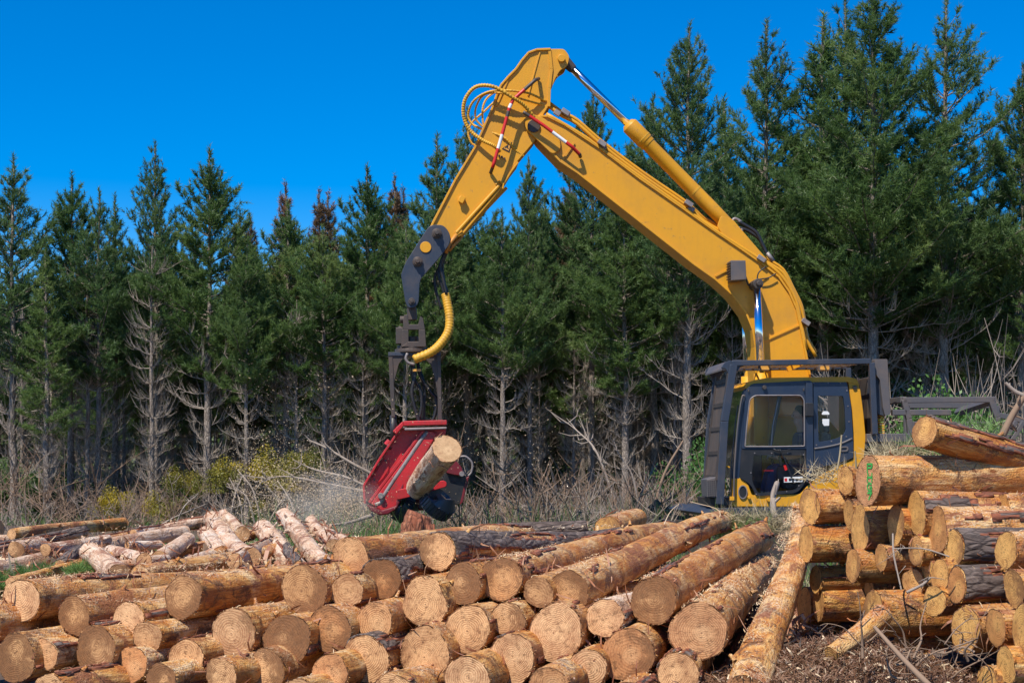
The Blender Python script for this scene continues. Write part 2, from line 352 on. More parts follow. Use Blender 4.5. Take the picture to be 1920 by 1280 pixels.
m = NT('ground_soil'); v = m.coords(rand=False)
m.col(m.ramp(m.noise(v, 1.3, 9, 0.7), [(0.3, (0.055, 0.036, 0.026)), (0.5, (0.12, 0.08, 0.055)), (0.7, (0.22, 0.16, 0.10))])); m.rough(0.95)
m.bump(m.noise(v, 9, 8, 0.7), 0.8, 0.08); M['soil'] = m.mat
m = NT('skin'); m.col((0.52, 0.27, 0.18)); m.rough(0.5); M['skin'] = m.mat
M['shirt'] = paint('navy_work_shirt', (0.02, 0.035, 0.09), 0.8, (0.04, 0.04, 0.06), 0.3)
M['hair'] = paint('dark_hair', (0.012, 0.010, 0.010), 0.6, (0.02, 0.015, 0.01), 0.3)
M['seat'] = paint('grey_seat_fabric', (0.06, 0.065, 0.075), 0.85, (0.1, 0.09, 0.08), 0.3)
M['green_mark'] = paint('green_marking_paint', (0.05, 0.42, 0.07), 0.6, (0.2, 0.4, 0.12), 0.4, sc=40)
M['roller'] = paint('knurled_roller_steel', (0.06, 0.065, 0.085), 0.35, (0.10, 0.08, 0.07), 0.5, metal=0.4)
M['rim'] = bark_mat('cambium_rim', (0.10, 0.035, 0.012), (0.24, 0.10, 0.035), (0.42, 0.20, 0.07))

# ---------------------------------------------------------------- ground
def ground_z(x, y):
    z = GZ + 0.0
    # the debris-covered bench the far logs lie on
    b = 1 / (1 + math.exp(-(y - 13.6) * 2.2)) * (1 - 1 / (1 + math.exp(-(y - 19.0) * 1.3)))
    side = 1 - 1 / (1 + math.exp(-(x - 2.3) * 2.5))
    z += 0.48 * b * side
    # bark mulch heap at the lower right
    d = ((x - 2.35) / 0.75) ** 2 + ((y - 11.2) / 0.9) ** 2
    z += 0.33 * math.exp(-d)
    z += 0.10 * mnoise.noise(Vector((x * 0.7, y * 0.7, 1.3))) + 0.04 * mnoise.noise(Vector((x * 3, y * 3, 4.1)))
    return z
def axis_pts(lo, mid0, mid1, hi, step, big):
    a = list(np.arange(mid0, mid1, step)); q = mid0; L = []
    s_ = step
    while q > lo: s_ *= big; q -= s_; L.append(q)
    q = mid1; s_ = step; H = []
    while q < hi: H.append(q); s_ *= big; q += s_
    return L[::-1] + a + H
gx = axis_pts(-1500, -9, 9, 1500, 0.22, 1.35); gy = axis_pts(-300, 8, 26, 3000, 0.22, 1.3)
gv = [(x, y, ground_z(x, y) if abs(x) < 60 and -20 < y < 90 else GZ) for y in gy for x in gx]
nx = len(gx); gf = [(j * nx + i, j * nx + i + 1, (j + 1) * nx + i + 1, (j + 1) * nx + i) for j in range(len(gy) - 1) for i in range(nx - 1)]
go = mesh_np('ground', gv, gf, M['soil'], smooth=True)
tag(go, kind='structure')

# ---------------------------------------------------------------- logs
LOG_COUNT = 0
def log_obj(A, B, r0, r1, side='wood_orange', cut='cut', label='', group='sawn logs in the front stack', bark=0.0, fuzz=0, cat='log', seed=None, fringe=True, bend=None, skew=None, name='log'):
    global LOG_COUNT
    LOG_COUNT += 1; sd = seed if seed is not None else LOG_COUNT
    R = random.Random(sd * 17 + 3)
    A = Vector(A); B = Vector(B); L = (B - A).length; zax = (B - A).normalized()
    up = Vector((0, 0, 1)); x = up.cross(zax); x = x.normalized() if x.length > 0.05 else Vector((1, 0, 0)); y = zax.cross(x)
    M4 = Matrix((x, y, zax)).transposed().to_4x4(); M4.translation = A
    ns = 36; nz = max(14, int(L / 0.16))
    p2, p3, p5 = R.random() * 6.28, R.random() * 6.28, R.random() * 6.28
    a2, a3, a5 = R.uniform(.02, .06), R.uniform(.01, .035), R.uniform(.006, .018)
    bd = R.uniform(0.008, 0.034) * L if bend is None else bend; bp = R.random() * 6.28
    knots = [(R.uniform(0.15, L), R.random() * 6.28, R.uniform(0.06, 0.2)) for _ in range(int(L * 3.2))]
    def rad(th, z):
        t = z / L; r = r0 + (r1 - r0) * t
        s_ = 1 + a2 * math.cos(2 * th + p2) + a3 * math.cos(3 * th + p3 + z * .4) + a5 * math.cos(5 * th + p5)
        c, sn = math.cos(th), math.sin(th)
        s_ += 0.07 * mnoise.noise(Vector((c * 1.6 + sd, sn * 1.6, z * 1.7))) + 0.04 * mnoise.noise(Vector((c * 6, sn * 6 + sd, z * 7)))
        for kz, kt, ka in knots:
            d = abs((th - kt + math.pi) % (2 * math.pi) - math.pi) * r0
            q = (d * d + (z - kz) ** 2 * 0.5) / 0.0016
            if q < 6: s_ += ka * math.exp(-q)
        if z < 0.06: s_ *= 1 + 0.015 * (1 - z / 0.06)
        return r * s_
    def ctr(z):
        t = z / L; q = bd * math.sin(math.pi * t * 0.9) * t; return q * math.cos(bp), q * math.sin(bp)
    kx, ky = (skew if skew else (R.uniform(-.07, .07), R.uniform(-.07, .07)))
    V = []; zs = [L * ((i / nz) ** 1.15) for i in range(nz + 1)]
    for i, z in enumerate(zs):
        cx, cy = ctr(z)
        for j in range(ns):
            th = 2 * math.pi * j / ns; r = rad(th, z); X, Y = cx + r * math.cos(th), cy + r * math.sin(th)
            dz = (kx * X + ky * Y) * max(0.0, 1 - z / 0.3)
            V.append((X, Y, z + dz))
    Fc = [(i * ns + j, i * ns + (j + 1) % ns, (i + 1) * ns + (j + 1) % ns, (i + 1) * ns + j) for i in range(nz) for j in range(ns)]
    # torn fibres round the sawn edge
    if fringe:
        for _ in range(26):
            th = R.random() * 6.28; r = rad(th, 0); l_ = R.uniform(.012, .04); w_ = R.uniform(.003, .008); o_ = R.uniform(-0.02, 0.012)
            b = len(V); rr = r * 0.995
            p0 = Vector((rr * math.cos(th), rr * math.sin(th), 0)); t_ = Vector((-math.sin(th), math.cos(th), 0)); p0.z = kx * p0.x + ky * p0.y + 0.004
            tip = p0 + Vector((math.cos(th), math.sin(th), 0)) * l_ * 0.6 + t_ * R.uniform(-.5, .5) * l_ + Vector((0, 0, o_))
            if R.random() < 0: pass
            V += [tuple(p0 - t_ * w_), tuple(p0 + t_ * w_), tuple(tip), tuple(p0 + Vector((0, 0, .01)))]
            Fc += [(b, b + 1, b + 2, b + 3)]
    # branch stubs left on the stem
    for kz, kt, ka in knots:
        if ka < 0.11: continue
        cx, cy = ctr(kz); rr = rad(kt, kz); o_ = Vector((cx + rr * .93 * math.cos(kt), cy + rr * .93 * math.sin(kt), kz)); d_ = Vector((math.cos(kt), math.sin(kt), .7)).normalized(); l_ = R.uniform(.02, .06); q_ = R.uniform(.008, .018)
        u_ = d_.orthogonal().normalized(); w_ = d_.cross(u_); b = len(V)
        for s_, rr_ in ((0, 1.5), (.5, 1.0), (1.0, .8)):
            for k in range(6): V.append(tuple(o_ + d_ * (l_ * s_ + .01 * (s_ > 0)) + (u_ * math.cos(k * 1.047) + w_ * math.sin(k * 1.047)) * q_ * rr_))
        for s_ in range(2):
            for k in range(6): Fc.append((b + s_ * 6 + k, b + s_ * 6 + (k + 1) % 6, b + s_ * 6 + 6 + (k + 1) % 6, b + s_ * 6 + 6 + k))
        Fc.append(tuple(b + 12 + k for k in range(6)))
    me = bpy.data.meshes.new(name); me.from_pydata(V, [], Fc); me.materials.append(M[side])
    me.polygons.foreach_set('use_smooth', [True] * len(Fc)); me.update()
    o = bpy.data.objects.new(name, me); col.objects.link(o); o.matrix_world = M4
    tag(o, label, cat, group)
    # sawn faces
    for end in (0, 1):
        z = 0 if end == 0 else L; cx, cy = ctr(z); Vc = []; Fq = []
        K = 6
        for k in range(K, 0, -1):
            for j in range(ns):
                th = 2 * math.pi * j / ns; r = rad(th, z) * (1, .95, .82, .62, .42, .2)[K - k]
                X, Y = cx + r * math.cos(th), cy + r * math.sin(th)
                dz = (kx * X + ky * Y) if end == 0 else 0
                if k < K: dz += 0.0035 * mnoise.noise(Vector((X * 14 + sd, Y * 14, 3)))
                Vc.append((X, Y, z + dz))
        Vc.append((cx, cy, z))
        rimf = []
        for k in range(K - 1):
            for j in range(ns):
                q = (k * ns + j, (k + 1) * ns + j, (k + 1) * ns + (j + 1) % ns, k * ns + (j + 1) % ns)
                Fq.append(q if end == 0 else q[::-1])
        for j in range(ns):
            q = ((K - 1) * ns + j, K * ns, (K - 1) * ns + (j + 1) % ns); Fq.append(q if end == 0 else q[::-1])
        mc = bpy.data.meshes.new('sawn_end'); mc.from_pydata(Vc, [], Fq); mc.materials.append(M[cut]); mc.materials.append(M['rim']); mc.polygons.foreach_set('material_index', [1 if (q_ < ns and end == 0 and mnoise.noise(Vector((q_ * .35 + sd * 3.1, sd, 0))) > -.12) else 0 for q_ in range(len(Fq))]); mc.polygons.foreach_set('use_smooth', [True] * len(Fq)); mc.update()
        oc = bpy.data.objects.new('sawn_end', mc); col.objects.link(oc); oc.parent = o
        if end == 0 and LOG_COUNT > 0 and False: pass
    if bark > 0:
        # ragged sleeve of bark that is still on, a couple of centimetres proud of the wood
        th0 = R.uniform(0, 6.28); Vb = []; idx = {}; Fb = []; na = 48; nb = max(20, int(L / 0.07))
        for i in range(nb + 1):
            z = L * i / nb; cx, cy = ctr(z)
            for j in range(na):
                th = 2 * math.pi * j / na; r = rad(th, z) + 0.012 + 0.008 * mnoise.noise(Vector((math.cos(th) * 9 + sd, math.sin(th) * 9, z * 6)))
                dz = (kx * cx + ky * cy)
                Vb.append((cx + r * math.cos(th), cy + r * math.sin(th), z + 0.01 + (kx * r * math.cos(th) + ky * r * math.sin(th)) * max(0, 1 - z / .3)))
        for i in range(nb):
            for j in range(na):
                th = 2 * math.pi * (j + .5) / na; z = L * (i + .5) / nb
                v_ = 0.5 + 0.62 * mnoise.noise(Vector((math.cos(th) * 1.5 + sd * 2.3, math.sin(th) * 1.5, z * 0.85))) + 0.16 * mnoise.noise(Vector((math.cos(th) * 6, math.sin(th) * 6, z * 6 + sd)))
                v_ += 0.18 * math.cos(th - math.pi / 2) * (1 if bark > 0.3 else 0)
                if v_ > 1 - bark: Fb.append((i * na + j, i * na + (j + 1) % na, (i + 1) * na + (j + 1) % na, (i + 1) * na + j))
        if Fb:
            mb_ = bpy.data.meshes.new('bark'); mb_.from_pydata(Vb, [], Fb); mb_.materials.append(M['bark']); mb_.materials.append(M['bark_red'])
            mi = []
            fs = set(Fb)
            for f in Fb:
                edge = sum(1 for k in range(0)) ; i = f[0] // na; j = f[0] % na
                nbr = [((i + a) * na + (j + b) % na) for a, b in ((1, 0), (-1, 0), (0, 1), (0, -1))]
                starts = None; mi.append(0)
            st_ = {f[0] for f in Fb}
            mi = [1 if any(((i + a) * na + (j + b) % na) not in st_ for a, b in ((1, 0), (-1, 0), (0, 1), (0, -1)) if 0 <= i + a < nb) else 0 for (i, j) in ((f[0] // na, f[0] % na) for f in Fb)]
            mb_.polygons.foreach_set('material_index', mi); mb_.polygons.foreach_set('use_smooth', [True] * len(Fb)); mb_.update()
            ob = bpy.data.objects.new('bark', mb_); col.objects.link(ob); ob.parent = o
            s_ = ob.modifiers.new('thick', 'SOLIDIFY'); s_.thickness = 0.014; s_.offset = -1
    if fuzz: FUZZ.append((A, B, r0, r1, fuzz))
    else: FUZZ.append((A, B, r0, r1, 0.25))
    return o
FUZZ = []

GF = 'sawn logs in the long front stack'
DIRTY = ('dark stained', 'caked in dark mud', 'paler heart', 'muddy', 'blotchy dirt', 'earthy', 'dark sawn', 'rotten', 'lighter round heart', 'mottled', 'large stained')
CLEAN = ('clean', 'pale even', 'sharp pale', 'neat small', 'fine-ringed light', 'largest log end', 'fine-ringed log', 'even rings', 'pale ringed', 'widest')
def front(cx, cy, ry, far=None, az=None, el=0.0, L=4.6, Y=None, side='wood_orange', bark=0.2, fuzz=0, taper=0.78, label='', cut='cut', cat='log', group=GF, **kw):
    if cut == 'cut': cut = 'cut_dirty' if any(k in label[:75] for k in DIRTY) else ('cut_clean' if any(k in label[:60] for k in CLEAN) else 'cut')
    if Y is None: Y = 11.2 + (1250 - cy) * 0.0032
    A = P(cx, cy, Y); r = ry * Y / F
    if far: B = P(*far); r1 = r * taper
    else:
        if az is None: az = 25 - 12 * max(0, min(1, cx / 1300))
        a = math.radians(az); e = math.radians(el)
        B = A + Vector((math.sin(a) * math.cos(e), math.cos(a) * math.cos(e), math.sin(e))) * L; r1 = r * taper
    return log_obj(A, B, r, r1, side=side, bark=bark, fuzz=fuzz, label=label, cut=cut, cat=cat, group=group, **kw)

# the front stack, by what each sawn end looks like in the photograph
front(40, 1125, 41, az=24, fuzz=.8, label='big log with clean pale rings at the far left end of the front stack')
front(139, 1154, 37, az=25, fuzz=.9, label='log with mottled brown sawn end beside the big ringed log at far left')
front(242, 1162, 35, az=25, label='medium log with even rings and nicked upper rim, left of the dark-faced log')
front(343, 1119, 40, az=25, fuzz=1, label='thick log with dark stained end and pale heart, top of the left part')
front(29, 1232, 46, label='large stained log end cut by the left picture edge, second row from the bottom')
front(82, 1226, 31, bark=.35, label='small fine-ringed log with dark bark strip beside the large left edge log')
front(179, 1218, 46, label='broad clean round log end below the mottled log on the left, with jagged lower rim')
front(276, 1194, 31, fuzz=.5, label='smallish grey-ringed log wedged below the even-ringed log on the left')
front(438, 1188, 47, az=22, fuzz=.6, label='large round fine-ringed log end left of the one with dark blotched rim')
front(348, 1237, 40, label='reddish brown log with dark blotch at its right rim, low at the left')
front(246, 1245, 35, Y=11.25, label='shaded log end tucked under the grey-ringed log on the lower left')
front(302, 1276, 33, Y=10.9, label='muddy log end at the bottom edge between the shaded log and the reddish brown log')
front(92, 1298, 38, Y=10.7, label='log of which only the bark-shredded upper rim shows at the bottom left')
front(414, 1266, 34, Y=10.95, label='pale yellowish log end with cracked dark top, bottom edge, below the fine-ringed log')
front(-28, 1170, 40, az=24, label='log cut off by the left edge of the picture, above the large stained end')
front(570, 1105, 46, az=21, label='big log end half caked in dark mud with pale centre, top left of the middle')
front(658, 1044, 37, far=(985, 1012, 15.6), Y=12.1, bark=.25, label='highest ringed log end of the middle, brown face with vertical crack, peeled flank')
front(712, 1086, 39, far=(1010, 1040, 16.2), Y=11.85, bark=.6, label='brown-faced log with paler heart and dark bark along its top, right of the cracked one')
front(650, 1107, 32, az=20, label='smaller smooth tan log half shaded under the highest cracked log')
front(538, 1198, 47, label='large log with sharp pale rings and dark blotched rim, under the muddy-faced log')
front(617, 1179, 45, label='tan log with a lighter round heart and whiskery lower rim, right of the blotched-rim log')
front(702, 1164, 36, bark=.3, label='mid-sized log end crossed by a dark vertical shadow, below the bark-topped log')
front(684, 1237, 46, Y=11.25, bark=.55, label='reddish log end with torn chips on its face and wet dark bark to its right')
front(796, 1224, 50, label='very large red-brown round log end in shade, lower middle of the stack')
front(876, 1180, 46, label='large log end with lit left part and shaded right part, beside the flat-sided log')
front(796, 1128, 46, label='log with straight saw grain and a flattened dark left side, centre of the stack')
front(868, 1094, 38, label='log end with blotchy dirt round a pale heart, beside the long muddy-rimmed log')
front(820, 1033, 36, far=(1165, 1006, 15.8), Y=12.25, bark=.62, label='log with bright yellow-tan end lying crossways at the back, rough black bark along its length')
front(500, 1253, 37, label='broken reddish log end with a splintered notch near the bottom, under the blotched-rim log', bark=.2)
front(619, 1260, 36, Y=11.0, label='dark shaded log end at the bottom edge below the tan log with a lighter heart')
front(876, 1272, 43, Y=10.9, label='fine-ringed light log at the bottom edge below the half-lit log')
front(940, 1085, 41, far=(1255, 1006, 17.2), Y=11.75, fuzz=1, label='long orange log with muddy rimmed end running back to the right from the centre')
front(952, 1160, 33, label='small shaded reddish log with bright pith dot, below the long orange centre log')
front(1010, 1109, 29, el=2, label='smallest log of the top row, black rotten heart in its end')
front(1067, 1106, 38, far=(1352, 984, 17.5), Y=11.7, fuzz=.9, label='long golden log with dark sawn end and diagonal scratch, right of the rotten-heart log')
front(1134, 1158, 36, az=19, label='pale even-ringed log end with a shadow crescent on its left side', side='wood_pale')
front(1042, 1184, 53, label='widest ringed end of the middle right, orange rim and a spike of shadow on it')
front(1226, 1125, 45, far=(1421, 1012, 16.3), Y=11.6, fuzz=1.6, taper=.88, label='thick shaggy log covered in shavings, earthy brown end, running back towards the excavator')
front(960, 1233, 46, label='clean pale round log end at the lower centre right of the fine-ringed bottom log')
front(1102, 1253, 37, label='neat small ringed log with prickly rim, bottom, between two larger ends')
front(1177, 1227, 50, bark=.2, label='large log end with horizontal saw lines and a torn strip of bark at upper right')
front(1310, 1184, 55, far=(1432, 1064, 15.8), Y=11.35, fuzz=1.0, taper=.72, label='largest log end of the stack, fine rings, left of the steep leaning log')
front(1272, 1264, 40, Y=11.1, bark=.4, label='orange log end with its right half in shadow, bottom, below the largest end')
front(1030, 1290, 40, Y=10.7, label='log showing only a dirty upper rim at the bottom edge under the widest ringed end')
front(735, 1302, 42, Y=10.7, label='log mostly below the picture under the large red-brown end')
front(556, 1310, 38, Y=10.7, label='log mostly below the picture under the broken reddish end')
front(1180, 1322, 44, Y=10.7, label='log mostly below the picture under the end with horizontal saw lines')
front(1010, 1142, 26, Y=12.2, label='thin log in the gap under the rotten-heart log', side='wood_amber')
# steep log leaning between the two stacks
log_obj(P(1398, 1310, 10.5), P(1494, 960, 15.3), 0.155, 0.092, label='steep leaning log with flaky white patches between the two stacks', group=GF, fuzz=1.2)
log_obj(P(1360, 1300, 11.6), P(1455, 1120, 15.5), 0.12, 0.10, side='wood_orange', label='log with orange flank lying under the shade of the steep leaning log', group=GF, bark=.4)
log_obj(P(1290, 1062, 14.2), P(1420, 1035, 18), 0.10, 0.08, label='log behind the largest end, flank only, in the dip before the leaning log', group=GF, bark=.2)

# ---------------------------------------------------------------- loose peeled logs on the bench at the left
GL = 'loose peeled logs on the left'
def loose(a, b, ra, rb, side='wood_pale', label='', bark=0.0, **kw):
    A = P(*a); B = P(*b); return log_obj(A, B, ra * a[2] / F, rb * b[2] / F, side=side, bark=bark, label=label, group=GL, **kw)
loose((231, 981, 19.5), (20, 1003, 17.5), 11, 10, side='wood_orange', label='smooth tan log whose blunt right end sticks up highest at the left', fuzz=.1)
loose((-40, 1074, 15.0), (352, 1000, 18.3), 17, 13, label='longest pinkish log crossing the left heap from the picture edge upward to the right', fuzz=.4)
loose((395, 976, 19.0), (40, 1022, 17.2), 10, 8, label='thin wavy log lying just behind the longest pinkish log', bend=0.12, bark=.3)
loose((-60, 1040, 16.8), (160, 996, 18.5), 11, 9, side='wood_pale', label='dull log with bark scraps at the left edge behind the thin wavy log', bark=.45)
loose((0, 990, 18.5), (-190, 996, 18.9), 14, 12, side='wood_pale', label='grey log butt at the left picture edge beside the tree line', bark=.8)
loose((30, 1030, 15.9), (75, 1019, 17.0), 15, 14, side='wood_pale', label='short round-ended pale log peeping over the longest pinkish log at far left')
loose((168, 1034, 14.8), (222, 1075, 13.9), 19, 21, side='wood_pale', label='stubby white peeled block slanting down left of the one with a tan end', fuzz=.8)
loose((270, 1051, 14.2), (205, 1036, 15.6), 15, 15, side='wood_pale', label='short log with small tan round end facing right, among white splinters')
loose((238, 1022, 16.0), (300, 1020, 16.3), 8, 8, side='wood_pale', label='little broken pole stub above the short log with the tan end')
loose((398, 975, 18.8), (475, 1040, 15.2), 17, 20, side='wood_pale', label='peeled log sloping down to the right from the crest left of centre', fuzz=.8)
loose((386, 1000, 17.5), (415, 1040, 15.9), 15, 17, side='wood_pale', label='bright white log stub beside the crest, under the first sloping log', fuzz=.6)
loose((492, 992, 17.8), (590, 1085, 14.2), 18, 21, side='wood_pale', label='orange-streaked white peeled log sloping down right, left of the pair before the brush', bark=.18, fuzz=.6)
loose((534, 968, 18.5), (640, 1080, 14.4), 16, 20, side='wood_pale', label='whitest flaky log sloping down right, right one of the pair before the brush', bark=.22, fuzz=.5)
loose((590, 988, 19.0), (700, 1050, 15.5), 11, 13, side='wood_pale', label='thin pale log half hidden behind the highest cracked log end', bark=.3)
loose((262, 1078, 13.9), (515, 1032, 16.2), 20, 16, side='wood_orange', label='golden log rising to the right across the middle of the left heap', fuzz=.7)
loose((330, 1092, 13.4), (560, 1066, 15.4), 15, 13, side='wood_orange', label='rough golden log with knobbly bark just above the dark-faced log', fuzz=.7)
loose((110, 1095, 13.7), (330, 1072, 15.5), 13, 12, side='wood_orange', label='flat lying golden log behind the long flank of the big left log', fuzz=.6)
loose((460, 1140, 12.3), (620, 1115, 14.5), 24, 20, side='wood_orange', label='peeled log flank between the dark-faced log and the muddy-faced log', fuzz=.8)
loose((-30, 1012, 17.5), (118, 1008, 18.2), 10, 9, label='thin pole lying level at the left edge between the two dull logs', bark=.2)
loose((300, 1046, 15.2), (352, 1010, 16.4), 15, 14, label='white peeled block leaning up behind the short log with the tan end')
loose((455, 1000, 17.2), (415, 965, 19.2), 14, 12, label='pale log butt on the crest beside the first sloping log', fuzz=.4)
loose((210, 1064, 14.2), (310, 1050, 15.0), 12, 11, label='pale log lying flat under the small tan round end')
loose((625, 1022, 16.2), (585, 972, 18.8), 13, 11, label='cream peeled log between the whitest flaky log and the brush', bark=.15)
loose((85, 1030, 15.6), (200, 1012, 16.6), 12, 11, label='pinkish log piece resting on the longest pinkish log')
loose((150, 1022, 16.8), (330, 985, 18.8), 9, 8, side='wood_orange', label='slim orange pole rising behind the longest pinkish log', bark=.25)
loose((345, 1062, 14.6), (420, 1020, 16.6), 14, 12, label='pale block half buried in splinters under the bright white stub', bark=.1)
loose((440, 1052, 14.8), (520, 1010, 17.0), 15, 12, label='pale log between the crest log and the orange-streaked white one', bark=.3)
loose((560, 1062, 14.4), (520, 1000, 17.4), 10, 9, side='wood_orange', label='reddish pole in the gap between the two white sloping logs', bark=.6)
loose((20, 1092, 13.9), (240, 1040, 15.5), 11, 10, side='wood_orange', label='thin golden pole under the longest pinkish log at the left', bark=.2)
loose((640, 1010, 17.0), (560, 985, 18.9), 9, 8, label='thin broken pole on the crest beside the whitest flaky log', bark=.5)
loose((250, 1000, 17.6), (385, 968, 19.4), 8, 6, label='crooked thin stick-like log at the crest left of the sloping logs', bark=.4, bend=.1)
loose((112, 1058, 14.6), (150, 1030, 15.4), 9, 8, side='wood_pale', label='short grey barked stick between two tufts of green needles', bark=.9)
loose((300, 1042, 15.8), (470, 1000, 17.6), 11, 9, side='wood_orange', label='shaded reddish pole under the crest logs left of centre', bark=.3)
loose((1100, 990, 17.6), (880, 1000, 17.3), 12, 11, side='wood_pale', label='grey barked log lying across the back behind the middle of the stack', bark=.85)
loose((1138, 992, 16.4), (1190, 975, 18.0), 25, 23, side='wood_orange', cut='cut_y', label='short orange block with dirty round end sitting behind the stack centre right')
loose((905, 1045, 14.5), (1110, 1012, 16.5), 15, 13, side='wood_orange', label='log flank showing just under the black-barked crosswise log', bark=.3)

# ---------------------------------------------------------------- right-hand stack
GR = 'sawn logs in the right-hand stack'
def right(cx, cy, rx, ry, Y=None, L=3.6, el=0.0, side='wood_amber', bark=0.15, label='', cut='cut_y', dY=0.0, az=None, **kw):
    if Y is None: Y = 13.3 - (cx - 1520) / 400 * 2.3 - max(0, cy - 1000) * 0.0022
    Y += dY
    A = P(cx, cy, Y); va = math.degrees(math.atan((cx - 960) / F))
    az = az or max(62, min(80, va + math.degrees(math.acos(min(.95, rx / ry)))))
    a = math.radians(az); e = math.radians(el); r = ry * Y / F * 0.97
    B = A + Vector((math.sin(a) * math.cos(e), math.cos(a) * math.cos(e), math.sin(e))) * L
    return log_obj(A, B, r, r * .86, side=side, bark=bark, label=label, cut=cut, group=GR, **kw)
r1 = log_obj(P(1733, 809, 12.3), P(1975, 880, 12.9), 31 * 12.3 / F, 33 * 12.9 / F, side='wood_amber', cut='cut_y', bark=.42, label='shaggy red-barked log tilted down to the right on top of the right stack', group=GR, seed=901)
R2 = right(1627, 901, 24, 49, dY=-.35, L=4.2, bark=.08, cut='cut_clean', side='wood_orange', label='big top log with green paint marks sprayed on its sawn end', skew=(0, 0), fuzz=.5)
right(1518, 949, 18, 34, bark=.05, label='topmost log at the left corner of the right stack, weathered oval end')
right(1585, 901, 15, 27, dY=.3, bark=.05, label='short clean-faced log tucked left of the green-marked log')
right(1592, 965, 11, 30, dY=.15, bark=.05, label='narrow shaded sliver of a log end beside the topmost left corner log')
right(1612, 990, 15, 46, bark=.1, label='long pale splintery log end hanging below the left of the green-marked log')
right(1679, 984, 15, 38, label='log end half shaded on its left directly under the green-marked log')
right(1718, 963, 18, 42, bark=.3, side='wood_orange', L=4, label='log with whorled rings and bark-topped flank under the middle of the green-marked log')
right(1756, 994, 20, 46, bark=.25, side='wood_orange', label='smooth golden oval log end right of the whorled one')
right(1816, 985, 16, 22, bark=.75, dY=.5, label='small brown pointed log end with dark bark above the two oval ends at right')
right(1787, 1026, 19, 36, bark=.6, label='brown weathered log end right of the smooth golden oval, dark bark behind')
right(1886, 1031, 20, 37, bark=.05, side='wood_orange', label='flat bright yellow log end near the right edge, alone on a dark flank')
right(1717, 1032, 12, 29, label='small oval log end under the whorled log, twig crossing it')
right(1652, 1045, 11, 26, label='little tilted grainy log end under the half shaded one')
right(1599, 1060, 13, 34, label='drooping log end with an orange bark flap at its left')
right(1511, 1020, 15, 37, bark=.05, label='clean golden oval log end at the left corner, second from the top')
right(1529, 1086, 11, 27, dY=.35, label='short log end in shade under the second corner log')
right(1762, 1078, 17, 31, label='bright white-ringed small log end in the middle of the right stack')
right(1740, 1068, 12, 26, dY=.2, label='thin log end pressed against the left of the bright white-ringed one')
right(1793, 1097, 19, 35, bark=.55, label='log end with a curved shadow on its right, black bark flank behind')
right(1712, 1093, 18, 30, dY=.25, label='split wedge-shaped log end left of the thin pressed one')
right(1752, 1126, 19, 31, label='drooping ringed log end below the bright white-ringed one')
right(1901, 1102, 17, 39, label='brown spotted oval log end below the flat bright yellow one at right')
right(1636, 1150, 18, 46, dY=-.1, L=2.6, bark=.1, label='tall yellow log end with a cracked pale flank above the mulch heap')
right(1809, 1179, 25, 47, label='large log end in shade crossed by a thin strip of sun')
right(1867, 1175, 17, 38, bark=.05, label='log end with diagonal saw lines and pale top flank right of the large shaded one')
right(1919, 1180, 16, 50, label='tall log end cut by the right edge of the picture')
right(1886, 1246, 15, 35, label='stained brown log end low at the right beneath the diagonal-lined one')
right(1850, 1282, 19, 36, label='log end rising from the bottom edge at lower right')
right(1692, 1215, 18, 30, dY=.5, label='shaded log end low under the cracked pale flank')
right(1534, 1132, 9, 33, dY=.5, label='thin vertical lit strip of a log end deep in the gap at left')
right(1508, 1135, 11, 38, dY=.8, label='dim log end deep in the shadow behind the steep leaning log')
right(1625, 1110, 14, 33, dY=.9, bark=.2, label='dark log flank filling the shade above the tall yellow log end')
right(1560, 1105, 14, 36, dY=1.1, bark=.2, label='dark log flank deep behind the drooping log end')
right(1700, 1150, 14, 40, dY=.9, bark=.4, label='shaded log flank behind the drooping ringed end')
right(1850, 1055, 13, 30, dY=.5, bark=.6, label='dark flank of a log between the two golden ends and the bright yellow one')
right(1850, 1125, 13, 36, dY=.6, bark=.6, label='dark flank behind the diagonal-lined log end')
right(1560, 1180, 14, 40, dY=1.2, bark=.6, label='lowest dark log in the cavity behind the mulch heap')
right(1740, 1262, 14, 40, dY=.7, bark=.6, label='dark log at the bottom behind the roots')
right(1880, 960, 14, 34, dY=.9, bark=.2, side='wood_orange', label='peeled flank along the top right of the right stack below the tilted log')
right(1650, 1215, 14, 36, dY=1.3, bark=.6, label='dim log behind the tangle of roots')
right(1800, 1045, 12, 34, dY=.9, bark=.4, label='dim log filling between the weathered brown end and the shaded curved one')
log_obj(P(1560, 1228, 10.9), P(1655, 1150, 11.3), 0.06, 0.075, side='wood_amber', cut='cut_y', label='split broken log butt poking out of the mulch heap', group=GR, cat='log', seed=77)

# green spray marks on the end of the top log (letters F H G and a tick-like stroke), painted on the sawn face
def stroke_pts(path, w, parent, z=-0.0045):
    mbs = MB()
    for pl in path:
        for a, b in zip(pl[:-1], pl[1:]):
            a = Vector((*a, 0)); b = Vector((*b, 0)); d = (b - a).normalized(); nrm = Vector((-d.y, d.x, 0)) * w / 2
            a -= d * w * .3; b += d * w * .3
            q = [a - nrm, b - nrm, b + nrm, a + nrm]
            mbs.add([Vector((p.x, p.y, z)) for p in q], [(0, 1, 2, 3)])
    me = bpy.data.meshes.new('painted_mark'); me.from_pydata([tuple(v) for v in mbs.v], [], mbs.f); me.materials.append(M['green_mark'])
    o = bpy.data.objects.new('painted_mark', me); col.objects.link(o); o.parent = parent; return o
